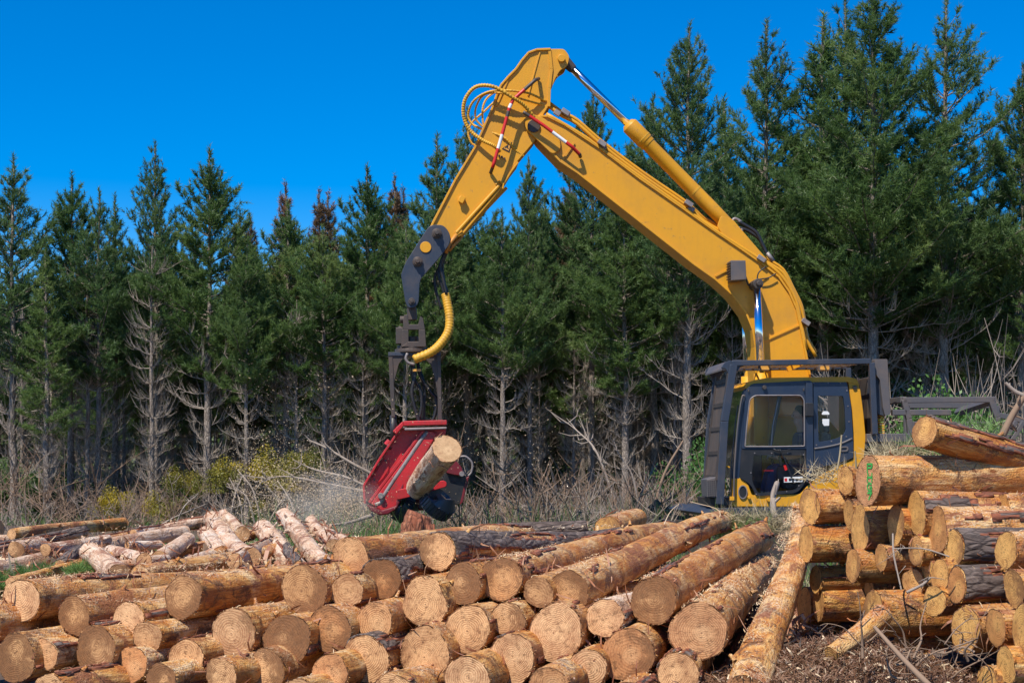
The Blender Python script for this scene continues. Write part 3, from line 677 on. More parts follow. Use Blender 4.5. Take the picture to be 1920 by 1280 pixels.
# local x runs to the left of the picture on this face, so letters are mirrored into place; y is up
def L_(pts, ox, oy, s): return [[(ox - (x) * s * 1.9, oy + y * s) for x, y in pl] for pl in pts]
gF = [[(0, 0), (0, 2)], [(0, 2), (1.3, 2)], [(0, 1.1), (1.1, 1.1)], [(1.1, 1.1), (1.3, 1.9)]]
gH = [[(0, 0), (0.2, 2)], [(1.2, 0), (1.2, 2)], [(0, 1), (1.3, 1.1)]]
gG = [[(1.1, 1.7), (0.4, 2), (0, 1.2), (0.2, .3), (1.0, 0), (1.2, .9), (.6, 1.0)]]
gT = [[(0.1, 1.6), (1.2, 1.9), (.7, .9), (.4, 0)]]
for gl_, yy in ((gF, .065), (gH, -.005), (gG, -.075), (gT, -.14)):
    stroke_pts([[p for p in pl] for pl in L_(gl_, -.0, yy, .030)], .015, R2)

# ---------------------------------------------------------------- log loader excavator
YAW = math.radians(4.0)
fwd = Vector((-math.cos(YAW), -math.sin(YAW), 0)); lat = Vector((-math.sin(YAW), math.cos(YAW), 0)); UP = Vector((0, 0, 1))
OC = P(1500, 950, 21.3)          # a point on the near face of the cab
CAM = Vector((0, 0, CZ))
def PL(px, py, d):
    """Point on the upright machine plane d metres inward from the cab's near face."""
    r = Vector(((px - 960) / F, 1, -(py - HY) / F)); t = (d + (OC - CAM).dot(lat)) / r.dot(lat); return CAM + r * t
def pl(pts, d): return [PL(x, y, d) for x, y in pts]
def roundpoly(pts, r, n=4):
    out = []; k = len(pts)
    rs = r if isinstance(r, (list, tuple)) else [r] * k
    for i in range(k):
        p = Vector((*pts[i], 0)); a = Vector((*pts[i - 1], 0)); b = Vector((*pts[(i + 1) % k], 0))
        da, db = (a - p), (b - p); rr = min(rs[i], da.length * .45, db.length * .45); s_ = p + da.normalized() * rr; e_ = p + db.normalized() * rr
        for j in range(n + 1):
            t = j / n; q = s_ * (1 - t) ** 2 + p * 2 * t * (1 - t) + e_ * t * t; out.append((q.x, q.y))
    return out
base = OC + lat * 1.3 + fwd * (-0.6); base.z = GZ
EX = empty('log_excavator', base, 'yellow log-handling excavator with raised bent boom and dark caged cab, working behind the log stacks', 'excavator')

def strip(mb, pts, d0, d1, t=0.025, closed=False):
    """Plate following a traced line, spanning d0..d1, thickness t inward (to the left of travel)."""
    q = pl(pts, d0); n = len(q); nor = []
    for i in range(n):
        a = q[max(i - 1, 0)]; b = q[min(i + 1, n - 1)]; tt = (b - a).normalized(); nor.append(lat.cross(tt).normalized())
    poly = q + [q[i] + nor[i] * t for i in range(n - 1, -1, -1)]
    for i in range(n - 1):
        mb.prism([q[i], q[i + 1], q[i + 1] + nor[i + 1] * t, q[i] + nor[i] * t], lat * (d1 - d0))
def cyl(mb, px, py, d0, d1, rpx, n=24, m=0):
    a = PL(px, py, d0); b = a + lat * (d1 - d0); r = rpx * a.y / F
    mb.tube([a, b], r, n, m=m); return mb

# --- boom
BT = [(998, 228), (1012, 216), (1028, 216), (1060, 232), (1125, 275), (1200, 332), (1282, 389), (1340, 430), (1393, 466), (1430, 492), (1462, 517), (1482, 546), (1496, 578), (1505, 620), (1515, 670), (1524, 722), (1530, 775)]
BB = [(1000, 247), (1010, 262), (1050, 304), (1082, 325), (1160, 386), (1240, 449), (1300, 496), (1341, 525), (1372, 553), (1398, 588), (1410, 618), (1415, 650), (1416, 690), (1418, 735), (1424, 780)]
D0, D1 = 1.08, 1.58
mb = MB(); mb.prism(pl(BT + BB[::-1], D0 + .03), lat * (D1 - D0 - .06))
boom = mb.build('boom', M['yellow'], EX, bevel=0.006)
mb = MB(); strip(mb, BT[::-1], D0, D1, -.028); strip(mb, BB[::-1], D0, D1, .028)
mb.build('boom_flange', M['yellow'], boom, bevel=0.004)
for a, b, w_ in [((1055, 300), (1077, 268), 3), ((1341, 518), (1372, 502), 3), ((1430, 640), (1502, 608), 3), ((1052, 300), (1085, 322), 4)]:
    mb = MB(); mb.beam(PL(*a, D0 + .02), PL(*b, D0 + .02), .022, .022, up=lat); mb.build('weld_seam', M['yellow'], boom)
# fork plates at the tip that hold the stick pin
mb = MB()
fork = roundpoly([(985, 222), (1000, 214), (1022, 222), (1048, 250), (1052, 280), (1036, 290), (1003, 258), (985, 242)], 9)
mb.prism(pl(fork, D0 - .02), lat * .05); mb.build('boom_fork', M['yellow'], boom, bevel=.005)
mb = MB(); mb.prism(pl(fork, D1 - .03), lat * .05); mb.build('boom_fork', M['yellow'], boom, bevel=.005)
mb = MB(); cyl(mb, 1001, 236, D0 - .05, D1 + .05, 12); mb.build('pivot_pin', M['steel'], boom, bevel=.006)
# --- stick
ST = [(840, 452), (806, 424), (852, 336), (889, 275), (925, 193), (930, 176), (938, 158), (952, 142), (966, 128), (977, 112), (990, 97), (1006, 91), (1031, 90), (1034, 92), (1036, 130), (1032, 165), (1031, 196), (1018, 216), (1005, 262), (970, 303), (957, 320), (940, 348), (866, 436)]
S0, S1 = 1.12, 1.54
mb = MB(); mb.prism(pl(roundpoly(ST, 5, 2), S0), lat * (S1 - S0)); stick = mb.build('stick', M['yellow'], EX, bevel=.008)
mb = MB()
EDGE = [(806, 425), (852, 336), (889, 275), (922, 200), (930, 176), (938, 158), (952, 142), (966, 128), (977, 112), (990, 97), (1006, 91), (1032, 90)]
strip(mb, EDGE, S0 - .03, S1 + .03, .028); strip(mb, [(1033, 91), (1037, 130), (1033, 165), (1032, 200)], S0 - .02, S1 + .02, .04)
strip(mb, [(838, 452), (866, 436), (940, 348), (957, 320), (970, 303)], S0 - .02, S1 + .02, .025)
mb.beam(PL(1013, 96, S0 - .005), PL(990, 180, S0 - .005), .02, .02, up=lat)
mb.beam(PL(952, 150, S0 - .005), PL(930, 200, S0 - .005), .03, .02, up=lat)
mb.build('stick_flange', M['yellow'], stick, bevel=.004)
# lugs carrying the stick cylinder eye
ear = roundpoly([(1030, 92), (1058, 92), (1068, 106), (1064, 124), (1050, 132), (1040, 150), (1033, 170), (1030, 140)], 6)
for off_ in (0, S1 - S0 - .06):
    mb = MB(); mb.prism([p + lat * off_ for p in pl(ear, S0)], lat * .06); mb.build('cylinder_lug', M['yellow'], stick, bevel=.006)
mb = MB(); cyl(mb, 1053, 109, S0 - .05, S1 + .05, 7); mb.build('cylinder_pin', M['yellow'], stick, bevel=.005)
# round inspection cap, warning triangle
mb = MB(); cyl(mb, 866, 374, S0 - .05, S0 + .01, 7, 10); mb.box(PL(866, 374, S0 - .065), (.07, .03, .09), Matrix.Rotation(.5, 3, 'Y')); mb.build('grease_cap', M['yellow'], stick, bevel=.004)
tri = [(941, 279), (960, 266), (955, 286)]
mb = MB(); mb.prism(pl(tri, S0 - .006), lat * .005); tm = mb.build('warning_triangle', M['black'], stick)
mb = MB(); mb.prism(pl([(944.5, 278.3), (957.5, 269.5), (954, 283)], S0 - .009), lat * .003); mb.build('triangle_fill', M['amber'], stick)
mb = MB(); mb.prism(pl([(950, 275), (952, 274), (954, 280), (951.5, 279)], S0 - .012), lat * .003); mb.prism(pl([(947, 277), (953, 272.5), (953.2, 274), (948, 278.2)], S0 - .012), lat * .003); mb.build('triangle_pictogram', M['black'], stick)
mb = MB()
for q in ((936, 292), (941, 294), (946, 297)): cyl(mb, *q, S0 - .02, S0 + .01, 2, 8)
mb.build('bolt_row', M['steel'], stick)
# pipes under the stick
mb = MB()
for (a, b, dd, r_) in [((936, 348), (856, 436), -.02, 3.2), ((944, 352), (862, 442), .06, 3.2), ((950, 352), (845, 462), .2, 3.2)]:
    mb.tube([PL(*a, S0 + dd), PL(*b, S0 + dd)], r_ * 21 / F, 8)
mb.tube([PL(930, 346, S0 - .02), PL(936, 340, S0 - .02), PL(944, 345, S0 - .02), PL(943, 354, S0 - .02)], .016, 8)
mb.box(PL(860, 436, S0 + .03), (.1, .12, .05), Matrix.Rotation(-.6, 3, 'Y'))
mb.build('stick_pipe', M['yellow'], stick, smooth=False)
mb = MB(); mb.tube([PL(856, 440, S0 - .02), PL(842, 458, S0 - .02), PL(836, 475, S0)], .026, 8); mb.tube([PL(864, 446, S0 + .1), PL(850, 460, S0 + .05), PL(842, 470, S0 + .05)], .026, 8)
mb.build('hose_coupling', paint('orange_hose_coupling', (.55, .22, .03), .5, (.2, .1, .05), .5), stick, smooth=True)

# --- striped hose guards
def striped(path, d, parent, r=.022):
    pts = [PL(x, y, d + dd) for x, y, dd in path]; cuts = []
    full = []
    for a, b in zip(pts[:-1], pts[1:]):
        for k in range(10): full.append(a.lerp(b, k / 10))
    full.append(pts[-1]); n = len(full) - 1
    return full, n
def guard_rod(path, d, bands):
    full, n = striped(path, d, EX)
    mb = MB(); mb.tube(full, .024, 10, mf=lambda i: bands(i / n)); return mb.build('striped_hose_guard', [M['redstripe'], M['white'], M['steel']], EX, smooth=True)
guard_rod([(1010, 148, 0.0), (1004, 150, -.14), (962, 187, -.16), (955, 203, -.16), (940, 258, -.16), (925, 310, -.14), (920, 324, 0.0)], S0 - .02, lambda t: 2 if t < .24 or t > .86 else (1 if .40 < t < .5 or .64 < t < .72 else (2 if .5 < t < .55 else 0)))
guard_rod([(981, 210, -.12), (1020, 236, -.12), (1072, 275, -.12), (1087, 290, -.06), (1088, 294, .02)], D0 - .02, lambda t: 2 if t < .06 or t > .72 else (1 if .3 < t < .45 else 0))
# --- stick cylinder
a0 = PL(1053, 109, 1.33); a1 = PL(1181, 236, 1.33); a2 = PL(1371, 428, 1.33)
mb = MB(); mb.tube([a0, a1], .052, 14); rod = mb.build('stick_cylinder_rod', M['chrome'], EX, smooth=True)
mb = MB(); dd = (a1 - a0).normalized(); mb.tube([a0 - dd * .02, a0 + dd * .22], [.09, .062], 12); cyl(mb, 1053, 109, S0 + .07, S1 - .07, 12, 16); mb.build('rod_eye', M['steel'], rod, bevel=.006)
mb = MB(); ax = (a2 - a1).normalized()
mb.tube([a1 - ax * .05, a1, a1 + ax * .3, a1 + ax * .3, a1 + ax * .36, a1 + ax * .36, a2 - ax * .42, a2 - ax * .05], [.075, .118, .118, .108, .108, .098, .098, .09], 24)
cylb = mb.build('stick_cylinder_barrel', M['yellow'], EX, smooth=False, bevel=.006)
for p_ in cylb.data.polygons: p_.use_smooth = len(p_.vertices) == 4
mb = MB(); q = a1 + ax * .24; mb.tube([q, q + ax * .02], .121, 24); q = a1 + ax * 1.25; mb.tube([q, q + ax * .025], .102, 24); mb.build('cylinder_band', M['hose_yellow'], cylb)
mb = MB(); o_ = lat.cross(ax).normalized() * -.11; mb.tube([a1 + ax * .5 - o_ * 0, a1 + ax * .5 + o_ * 0 + Vector((0, 0, 0)), ], .001, 4)
mb = MB(); cyl(mb, 1373, 428, 1.16, 1.5, 12, 20); mb.build('barrel_eye', M['yellow'], cylb, bevel=.006)
mb = MB(); bl = roundpoly([(1352, 404), (1375, 412), (1388, 428), (1440, 488), (1400, 470), (1355, 440), (1345, 425)], 5)
mb.prism(pl(bl, 1.14), lat * .05); mb.prism(pl(bl, 1.47), lat * .05); mb.build('barrel_bracket', M['yellow'], boom, bevel=.005)
# --- pipes along the back of the boom
mb = MB()
def off_pts(pts, d, up_=0.0): return [p + UP * up_ for p in pl(pts, d)]
pA = [(1030, 200), (1055, 218), (1082, 232), (1128, 272), (1205, 330), (1290, 388), (1320, 415), (1362, 440), (1400, 466), (1440, 493), (1468, 512), (1486, 545), (1502, 578), (1508, 605), (1514, 640), (1530, 668)]
pB = [(1024, 218), (1062, 240), (1100, 263), (1120, 278), (1200, 336), (1280, 392), (1340, 436), (1400, 474), (1448, 506), (1472, 530), (1492, 566), (1500, 600), (1512, 660)]
mb.tube(spline(pl(pA, D0 + .1), 3), .026, 8); mb.tube(spline([p + UP * .03 for p in pl(pB, D0 + .02)], 3), .024, 8); mb.tube(spline([p + UP * .05 for p in pl(pA, D0 + .3)], 3), .024, 8)
mb.build('boom_pipe', M['yellow'], boom, smooth=True)
mb = MB()
for x, y in [(1060, 214), (1128, 272), (1290, 384), (1425, 487), (1508, 605)]: mb.box(PL(x, y, D0 + .1), (.12, .3, .06), Matrix.Rotation(.6, 3, 'Y'))
for x, y in [(1045, 212), (1130, 278), (1296, 392)]: mb.box(PL(x, y, D0 + .04), (.09, .05, .07), Matrix.Rotation(.6, 3, 'Y'))
mb.build('pipe_clamp', M['bare'], boom, bevel=.004)
# black hoses at the barrel foot
mb = MB()
for k, dd_ in enumerate((1.25, 1.38)):
    mb.tube(spline(pl([(1384, 415 + k * 12), (1400, 424 + k * 8), (1418, 436 + k * 7), (1428, 455), (1437, 474), (1443, 482)], dd_), 5), .024, 8)
mb.build('black_hose', M['black'], boom, smooth=True)
mb = MB(); mb.tube(spline(pl([(1372, 416), (1378, 410), (1390, 416)], 1.25), 4), .022, 8); mb.tube(pl([(1438, 474), (1450, 490)], 1.25), .03, 8); mb.tube(pl([(1382, 440), (1392, 430)], 1.2), .022, 8); mb.build('hose_fitting', M['bare'], boom, smooth=True)
# --- boom lift cylinders
for d in (D0 - .16, D1 + .16):
    top = PL(1419, 533, d) if d < 1.3 else PL(1419, 533, D0 - .16) + lat * (D1 - D0 + .32)
    bot = top + Vector((0, 0, -1.25)) + fwd * (-.06)
    mb = MB(); mb.tube([top, bot], .055, 16); c_ = mb.build('lift_cylinder_rod', M['chrome'], EX, smooth=True)
    mb = MB(); mb.tube([bot + Vector((0, 0, .05)), bot - Vector((0, 0, .9))], .1, 18); mb.build('lift_cylinder_barrel', M['yellow'], EX, smooth=True)
mb = MB(); tp = PL(1419, 533, D0 - .16); mb.tube([tp - lat * .10, tp + lat * (D1 - D0 + .42)], .07, 18); mb.tube([tp - lat * .16, tp - lat * .10], .035, 12)
mb.build('lift_pin', M['steel'], boom, bevel=.008)
mb = MB(); mb.tube(spline(pl([(1419, 533), (1422, 512), (1436, 500)], D0 - .05), 5), .009, 6); mb.tube(spline(pl([(1425, 523), (1440, 521), (1455, 513)], D0 - .03), 5), .009, 6); mb.tube(spline(pl([(1412, 527), (1404, 535), (1398, 520)], D0 - .05), 5), .010, 6); mb.build('grease_line', M['black'], boom, smooth=True)
# --- work lamp on the boom side
mb = MB(); mb.prism(pl([(1370, 488), (1398, 488), (1400, 524), (1371, 526)], D0 - .24), lat * .25); lp = mb.build('boom_work_lamp', M['guard'], EX, bevel=.008)
mb = MB()
for k in range(7): mb.beam(PL(1369, 492 + k * 4.8, D0 - .25), PL(1369, 492 + k * 4.8, D0 - .25) + lat * .24, .012, .012)
mb.build('lamp_grille', M['steel'], lp)
# --- yellow hose loops at the elbow
for path, r_ in (([(1010, 232, -.02), (985, 200, -.12), (960, 182, -.2), (925, 163, -.22), (893, 163, -.2), (873, 185, -.15), (869, 215, -.1), (880, 243, -.08), (903, 262, -.1), (925, 273, -.12), (938, 284, -.06)], .027),
                 ([(1024, 190, .0), (990, 175, -.12), (950, 170, -.16), (915, 173, -.1), (888, 190, .0), (878, 215, .1), (885, 232, .1), (905, 243, .05), (945, 258, -.02), (965, 280, .0), (982, 293, .02)], .017),
                 ([(1028, 200, .05), (985, 188, -.1), (940, 175, -.1), (908, 178, -.05), (893, 200, .05), (892, 222, .1), (903, 236, .1), (918, 246, .08)], .015),
                 ([(928, 172, .1), (912, 186, .1), (905, 205, .1), (906, 232, .1), (912, 245, .1)], .015),
                 ([(928, 190, .2), (905, 212, .2), (885, 230, .2), (878, 250, .2), (884, 268, .2), (892, 273, .2)], .015)):
    p3_ = [PL(x, y, S0 + dd_) for x, y, dd_ in path]; sp_ = spline(p3_, 6); n = len(sp_)
    mb = MB(); dense = spline(p3_, 26)
    mb.tube(dense, [r_ * (1.0 if (i // 2) % 2 else 0.84) for i in range(len(dense))], 10)
    mb.build('spiral_wrapped_hose', M['hose_yellow'], EX, smooth=True)
# --- link plates below the stick
LK = roundpoly([(752, 515), (760, 493), (796, 436), (806, 422), (832, 421), (845, 440), (843, 458), (824, 483), (787, 525), (785, 567), (778, 577), (765, 577), (760, 566)], [4, 8, 8, 14, 14, 10, 8, 8, 8, 7, 7, 7, 5])
mb = MB(); mb.prism(pl(LK, S0 - .06), lat * .05); link = mb.build('link_plate', M['dark'], EX, bevel=.006)
mb = MB(); mb.prism(pl(LK, S1 + .01), lat * .05); mb.build('link_plate', M['dark'], EX, bevel=.006)
mb = MB(); core = roundpoly([(762, 512), (800, 450), (830, 470), (790, 516), (783, 560), (768, 560)], 6); mb.prism(pl(core, S0 + .1), lat * .22); mb.build('link_core', M['dark'], EX, bevel=.01)
for x, y in ((819, 438), (783, 491)):
    mb = MB(); a_ = PL(x, y, S0 - .06); mb.tube([a_, a_ - lat * .03], .068, 24); mb.tube([a_ - lat * .03, a_ - lat * .07], .052, 20); mb.tube([a_ - lat * .07, a_ - lat * .13], .032, 8); mb.build('link_bolt', M['steel'], link, bevel=.006)
mb = MB(); a_ = PL(798, 463.5, S0 - .06); mb.tube([a_, a_ - lat * .014], .075, 28); mb.build('yellow_cover', M['yellow'], link, bevel=.004)
mb = MB(); a_ = PL(772, 565, S0 - .06); mb.tube([a_, a_ - lat * .03], .045, 16); mb.tube([a_ - lat * .03, a_ - lat * .05], .022, 8); mb.build('shackle_pin', M['steel'], link, bevel=.004)
# black hoses and wrapped yellow sleeve down to the head
mb = MB()
for k, pth in enumerate(([(845, 462), (832, 478), (825, 500), (830, 520), (837, 552)], [(848, 458), (828, 490), (822, 515), (830, 540), (834, 556)], [(838, 470), (822, 505), (815, 522), (818, 548), (828, 580)], [(842, 465), (830, 495), (832, 525), (840, 552)])):
    mb.tube(spline([PL(x, y, S0 + .04 + .05 * k) for x, y in pth], 6), .02, 8)
mb.build('supply_hose', M['black'], EX, smooth=True)
path = [(835, 551), (839, 570), (843, 595), (841, 620), (828, 642), (808, 660), (776, 674)]
dense = spline([PL(x, y, S0 + .1 - i * .03) for i, (x, y) in enumerate(path)], 14)
mb = MB(); mb.tube(dense, [.062 * (1.0 if i % 3 else .86) for i in range(len(dense))], 16); mb.build('wrapped_hose_sleeve', M['hose_yellow'], EX, smooth=True)

# --- upper structure, cab
def shell_part(name, pts, d0, d1, mat, parent, bev=.008, r=0):
    mb = MB(); mb.prism(pl(roundpoly(pts, r, 3) if r else pts, d0), lat * (d1 - d0)); return mb.build(name, mat, parent, bevel=bev)
CW = 1.0
cab = EX
shell_part('cab_sill', [(1372, 949), (1372, 896), (1388, 896), (1402, 906), (1410, 928), (1500, 926), (1513, 912), (1530, 896), (1565, 876), (1617, 853), (1617, 880), (1600, 949)], 0, .06, M['yellow'], cab, r=4)
shell_part('cab_floor', [(1380, 949), (1380, 932), (1610, 932), (1610, 949)], .06, CW, M['dark'], cab)
shell_part('cab_sill_far', [(1372, 949), (1372, 900), (1610, 900), (1610, 949)], CW, CW + .05, M['yellow'], cab)
shell_part('cab_roof', [(1396, 724), (1402, 716), (1415, 712), (1440, 708), (1590, 706), (1606, 710), (1612, 722), (1590, 716), (1440, 718), (1410, 722), (1400, 730)], -.01, CW + .01, M['yellow'], cab, r=2)
shell_part('cab_rear_corner', [(1590, 712), (1606, 712), (1613, 730), (1619, 775), (1623, 818), (1620, 858), (1600, 862), (1601, 815), (1598, 770), (1592, 725)], 0, .09, M['yellow'], cab, r=3)
shell_part('cab_rear_wall', [(1604, 712), (1612, 730), (1618, 775), (1621, 818), (1618, 862), (1608, 862), (1608, 730)], .09, CW, M['yellow'], cab)
shell_part('cab_rear_corner_far', [(1592, 712), (1612, 730), (1620, 858), (1604, 862)], CW, CW + .05, M['yellow'], cab)
# dark front pillar pieces
shell_part('front_pillar', [(1372, 897), (1392, 735), (1402, 724), (1408, 730), (1398, 790), (1386, 897)], 0, .05, M['navy'], cab, r=2)
shell_part('front_pillar', [(1372, 897), (1392, 735), (1402, 724), (1400, 760), (1382, 897)], CW, CW + .05, M['navy'], cab, r=2)
mb = MB(); mb.tube(spline(pl([(1376, 940), (1377, 880), (1383, 800), (1391, 746), (1397, 742)], -.05), 6), .012, 8); mb.tube(spline(pl([(1368, 938), (1371, 880), (1378, 800), (1384, 760)], -.03), 6), .008, 6); mb.build('grab_rail', M['guard'], cab, smooth=True)
# door: frame round the upper window
door_out = roundpoly([(1400, 727), (1412, 719), (1519, 713), (1522, 720), (1523, 840), (1518, 905), (1400, 905), (1387, 896)], [10, 12, 3, 3, 3, 3, 3, 3])
win_in = roundpoly([(1406, 742), (1418, 741), (1502, 741), (1508, 748), (1509, 838), (1506, 839), (1398, 839), (1396, 836)], [8, 10, 8, 8, 2, 2, 2, 2])
low_out = [(1510, 840), (1510, 902), (1500, 919), (1490, 924), (1416, 931), (1408, 905), (1400, 897), (1386, 895), (1394, 840)]
mb = MB(); do = roundpoly([(1394, 800), (1398, 731), (1410, 719), (1519, 713), (1524, 718), (1524, 841), (1450, 841), (1391, 841)], [3, 12, 14, 3, 3, 2, 2, 2])
di = roundpoly([(1400, 800), (1406, 748), (1416, 741), (1502, 741), (1508, 750), (1508.5, 836), (1450, 837), (1397, 837)], [3, 8, 8, 8, 8, 2, 2, 2])
mb.ring(pl(do, -.03), pl(di, -.03), lat * .05); door = mb.build('door', M['navy'], cab, bevel=.004)
mb = MB(); mb.prism(pl(roundpoly([(1400, 800), (1406, 748), (1416, 741), (1502, 741), (1508, 750), (1508, 836), (1450, 837), (1397, 837)], 3), 0), lat * .006); mb.build('door_window', M['glass'], door)
mb = MB(); q = pl(di, -.034); mb.tube(q + [q[0]], .009, 6, caps=False); mb.build('window_seal', M['bare'], door, smooth=True)
lo = roundpoly([(1391, 842), (1511, 842), (1511, 902), (1500, 918), (1490, 924), (1418, 930), (1408, 908), (1387, 895)], [2, 3, 8, 8, 5, 8, 8, 4])
li = roundpoly([(1413, 853), (1507, 853), (1507, 900), (1496, 914), (1488, 918), (1422, 924), (1411, 905), (1410, 890)], [4, 5, 8, 8, 5, 4, 8, 4])
mb = MB(); mb.ring(pl(lo, -.02), pl(li, -.02), lat * .03); lowp = mb.build('lower_door_panel', M['black'], door)
mb = MB(); mb.prism(pl(li, -.012), lat * .006); mb.build('lower_window', M['glass'], door)
mb = MB()
for x, y in [(1415, 849), (1447, 849), (1477, 849), (1507, 852), (1408, 886), (1418, 926), (1446, 926), (1475, 921), (1498, 910), (1507, 880)]: cyl(mb, x, y, -.028, -.015, 1.2, 8)
for x, y in [(1526, 718), (1553, 718), (1576, 718), (1588, 732), (1590, 761), (1592, 790), (1587, 818), (1559, 827), (1531, 834)]: cyl(mb, x, y, -.028, -.015, 1.3, 8)
mb.build('panel_rivets', M['bare'], door)
shell_part('door_pillar', [(1511, 716), (1524, 716), (1526, 880), (1513, 905)], -.05, -.005, M['navy'], door)
shell_part('door_handle', [(1511, 755), (1526, 755), (1526, 780), (1511, 780)], -.11, -.05, M['black'], door, r=2)
mb = MB(); cyl(mb, 1434, 726, -.07, -.02, 4, 12); mb.tube(pl([(1403, 734), (1404, 730)], -.05), .01, 6); mb.tube(pl([(1507, 733), (1507, 728)], -.05), .01, 6); mb.build('door_knob', M['steel'], door, bevel=.004)
mb = MB(); mb.tube(pl([(1457, 743), (1461, 743), (1449, 800), (1446, 838)], .01), .010, 6); mb.build('window_divider', M['navy'], door)
mb = MB(); mb.tube(spline(pl([(1462, 842), (1470, 858), (1477, 875), (1484, 893), (1488, 905)], -.06), 4), .009, 6); mb.tube(spline(pl([(1458, 842), (1475, 862), (1490, 880)], -.05), 4), .006, 6); mb.tube(pl([(1450, 841), (1458, 845), (1474, 845), (1482, 841)], -.05), .008, 6); mb.build('wiper', M['black'], door, smooth=True)
mb = MB(); mb.prism(pl([(1469, 872), (1474, 871), (1477, 880), (1472, 882)], -.03), lat * .004); mb.prism(pl([(1431, 881.4), (1450, 881.4), (1450, 882.2), (1431, 882.2)], -.03), lat * .004); mb.build('red_reflector', M['redstripe'], door)
# white decals with small dark marks
mb = MB(); mb.prism(pl([(1470, 894), (1505, 893), (1505, 903), (1470, 904)], -.0165), lat * .003); dc = mb.build('lower_decal', M['white'], door)
mb = MB()
for x0, w_ in ((1479, 4), (1486, 3), (1492, 5), (1499, 4)):
    mb.prism(pl([(x0, 896.5), (x0 + w_, 896.3), (x0 + w_, 901), (x0, 901.2)], -.0195), lat * .002)
mb.prism(pl([(1480, 898), (1503, 897.6), (1503, 899), (1480, 899.4)], -.0215), lat * .002); mb.build('decal_lettering', M['black'], door)
mb = MB(); mb.prism(pl([(1471, 896), (1476, 896), (1476, 902), (1471, 902)], -.0195), lat * .002); mb.build('decal_red_corner', M['redstripe'], door)
# rear side panel with tinted window and papers
ro = roundpoly([(1525, 716), (1588, 716), (1596, 760), (1600, 822), (1600, 858), (1575, 867), (1545, 874), (1526, 880)], [2, 4, 4, 3, 3, 3, 3, 3])
ri = roundpoly([(1533, 742), (1581, 742), (1584, 765), (1586, 804), (1582, 815), (1572, 821), (1550, 826), (1535, 828)], [4, 4, 4, 4, 5, 5, 4, 4])
mb = MB(); mb.ring(pl(ro, -.02), pl(ri, -.02), lat * .04); rp = mb.build('rear_side_panel', M['navy'], cab, bevel=.003)
mb = MB(); mb.prism(pl(ri, -.01), lat * .006); mb.build('rear_side_window', M['glass'], rp)
mb = MB(); mb.prism(pl([(1541, 774), (1544, 770.5), (1552, 770.5), (1555, 774), (1555, 777), (1541, 777)], -.0145), lat * .002); mb.build('white_sticker', M['white'], rp); mb = MB(); mb.prism(pl([(1542, 785), (1555, 785), (1554.5, 797.5), (1545, 798), (1542, 793)], -.0145), lat * .002); mb.build('white_sticker', M['white'], rp)
mb = MB(); mb.tube(spline(pl([(1527, 841), (1548, 838), (1575, 832), (1598, 822)], -.022), 5), .014, 8); mb.build('panel_moulding', M['guard'], rp, smooth=True)
mb = MB(); mb.ring(pl(roundpoly([(1575, 837), (1591, 836), (1591, 846), (1576, 847)], 5), -.035), pl(roundpoly([(1578, 839.5), (1588, 839), (1588, 843.5), (1578, 844)], 2), -.035), lat * .02); mb.build('latch', M['guard'], rp, bevel=.003)
mb = MB(); ov = [(1393 + 8.5 * math.cos(t / 20 * 6.283), 922 + 13 * math.sin(t / 20 * 6.283)) for t in range(20)]; ov2 = [(1393 + 7 * math.cos(t / 20 * 6.283), 922 + 11 * math.sin(t / 20 * 6.283)) for t in range(20)]
mb.ring(pl(ov, -.02), pl(ov2, -.02), lat * .03); mb.build('oval_vent_rim', M['bare'], cab)
mb = MB(); mb.prism(pl(ov2, -.01), lat * .02); mb.build('oval_vent', M['black'], cab)
mb = MB(); cyl(mb, 1405, 932, -.04, .01, 3, 12); cyl(mb, 1442, 936, -.04, .01, 4, 12); mb.box(PL(1372, 934, -.04), (.06, .06, .05)); mb.build('sill_fasteners', M['yellow'], cab, bevel=.003)
mb = MB(); cyl(mb, 1603, 726, -.02, .01, 4, 14); mb.build('corner_lamp_hole', M['black'], cab)
# far side windows and front glass
mb = MB(); mb.prism(pl([(1404, 742), (1600, 742), (1604, 842), (1390, 842)], CW + .02), lat * .006); mb.build('far_window', M['glass'], cab)
mb = MB(); fq = pl([(1402, 726), (1374, 896)], 0.04); mb.prism([fq[0], fq[1], fq[1] + fwd * .012, fq[0] + fwd * .012], lat * (CW - .06)); mb.build('windscreen', M['glass'], cab)
mb = MB(); mb.beam(PL(1462, 742, CW), PL(1442, 845, CW), .05, .05); mb.beam(PL(1392, 843, CW), PL(1604, 843, CW), .05, .06); mb.beam(PL(1404, 740, CW), PL(1604, 735, CW), .05, .05); mb.build('far_window_bar', M['navy'], cab)
# interior
mb = MB(); sx0 = PL(1503, 903, .40)
mb.box(sx0 + Vector((0, 0, -.02)), (.5, .5, .14)); mb.box(sx0 + Vector((.24, 0, .34)), (.14, .5, .62), Matrix.Rotation(.15, 3, 'Y')); mb.box(sx0 + Vector((.30, 0, .74)), (.1, .28, .2)); mb.box(sx0 + Vector((0, 0, -.28)), (.36, .36, .4))
mb.build('seat', M['seat'], cab, bevel=.04)
mb = MB()
for s_ in (-.33, .33): mb.box(sx0 + Vector((-.12, s_, .12)), (.5, .13, .16)); mb.tube([sx0 + Vector((-.32, s_, .2)), sx0 + Vector((-.36, s_, .4))], .022, 8); mb.tube([sx0 + Vector((-.36, s_, .38)), sx0 + Vector((-.37, s_, .45))], .034, 8)
mb.box(PL(1408, 880, .75), (.25, .3, .5)); mb.build('console', M['black'], cab, bevel=.015)
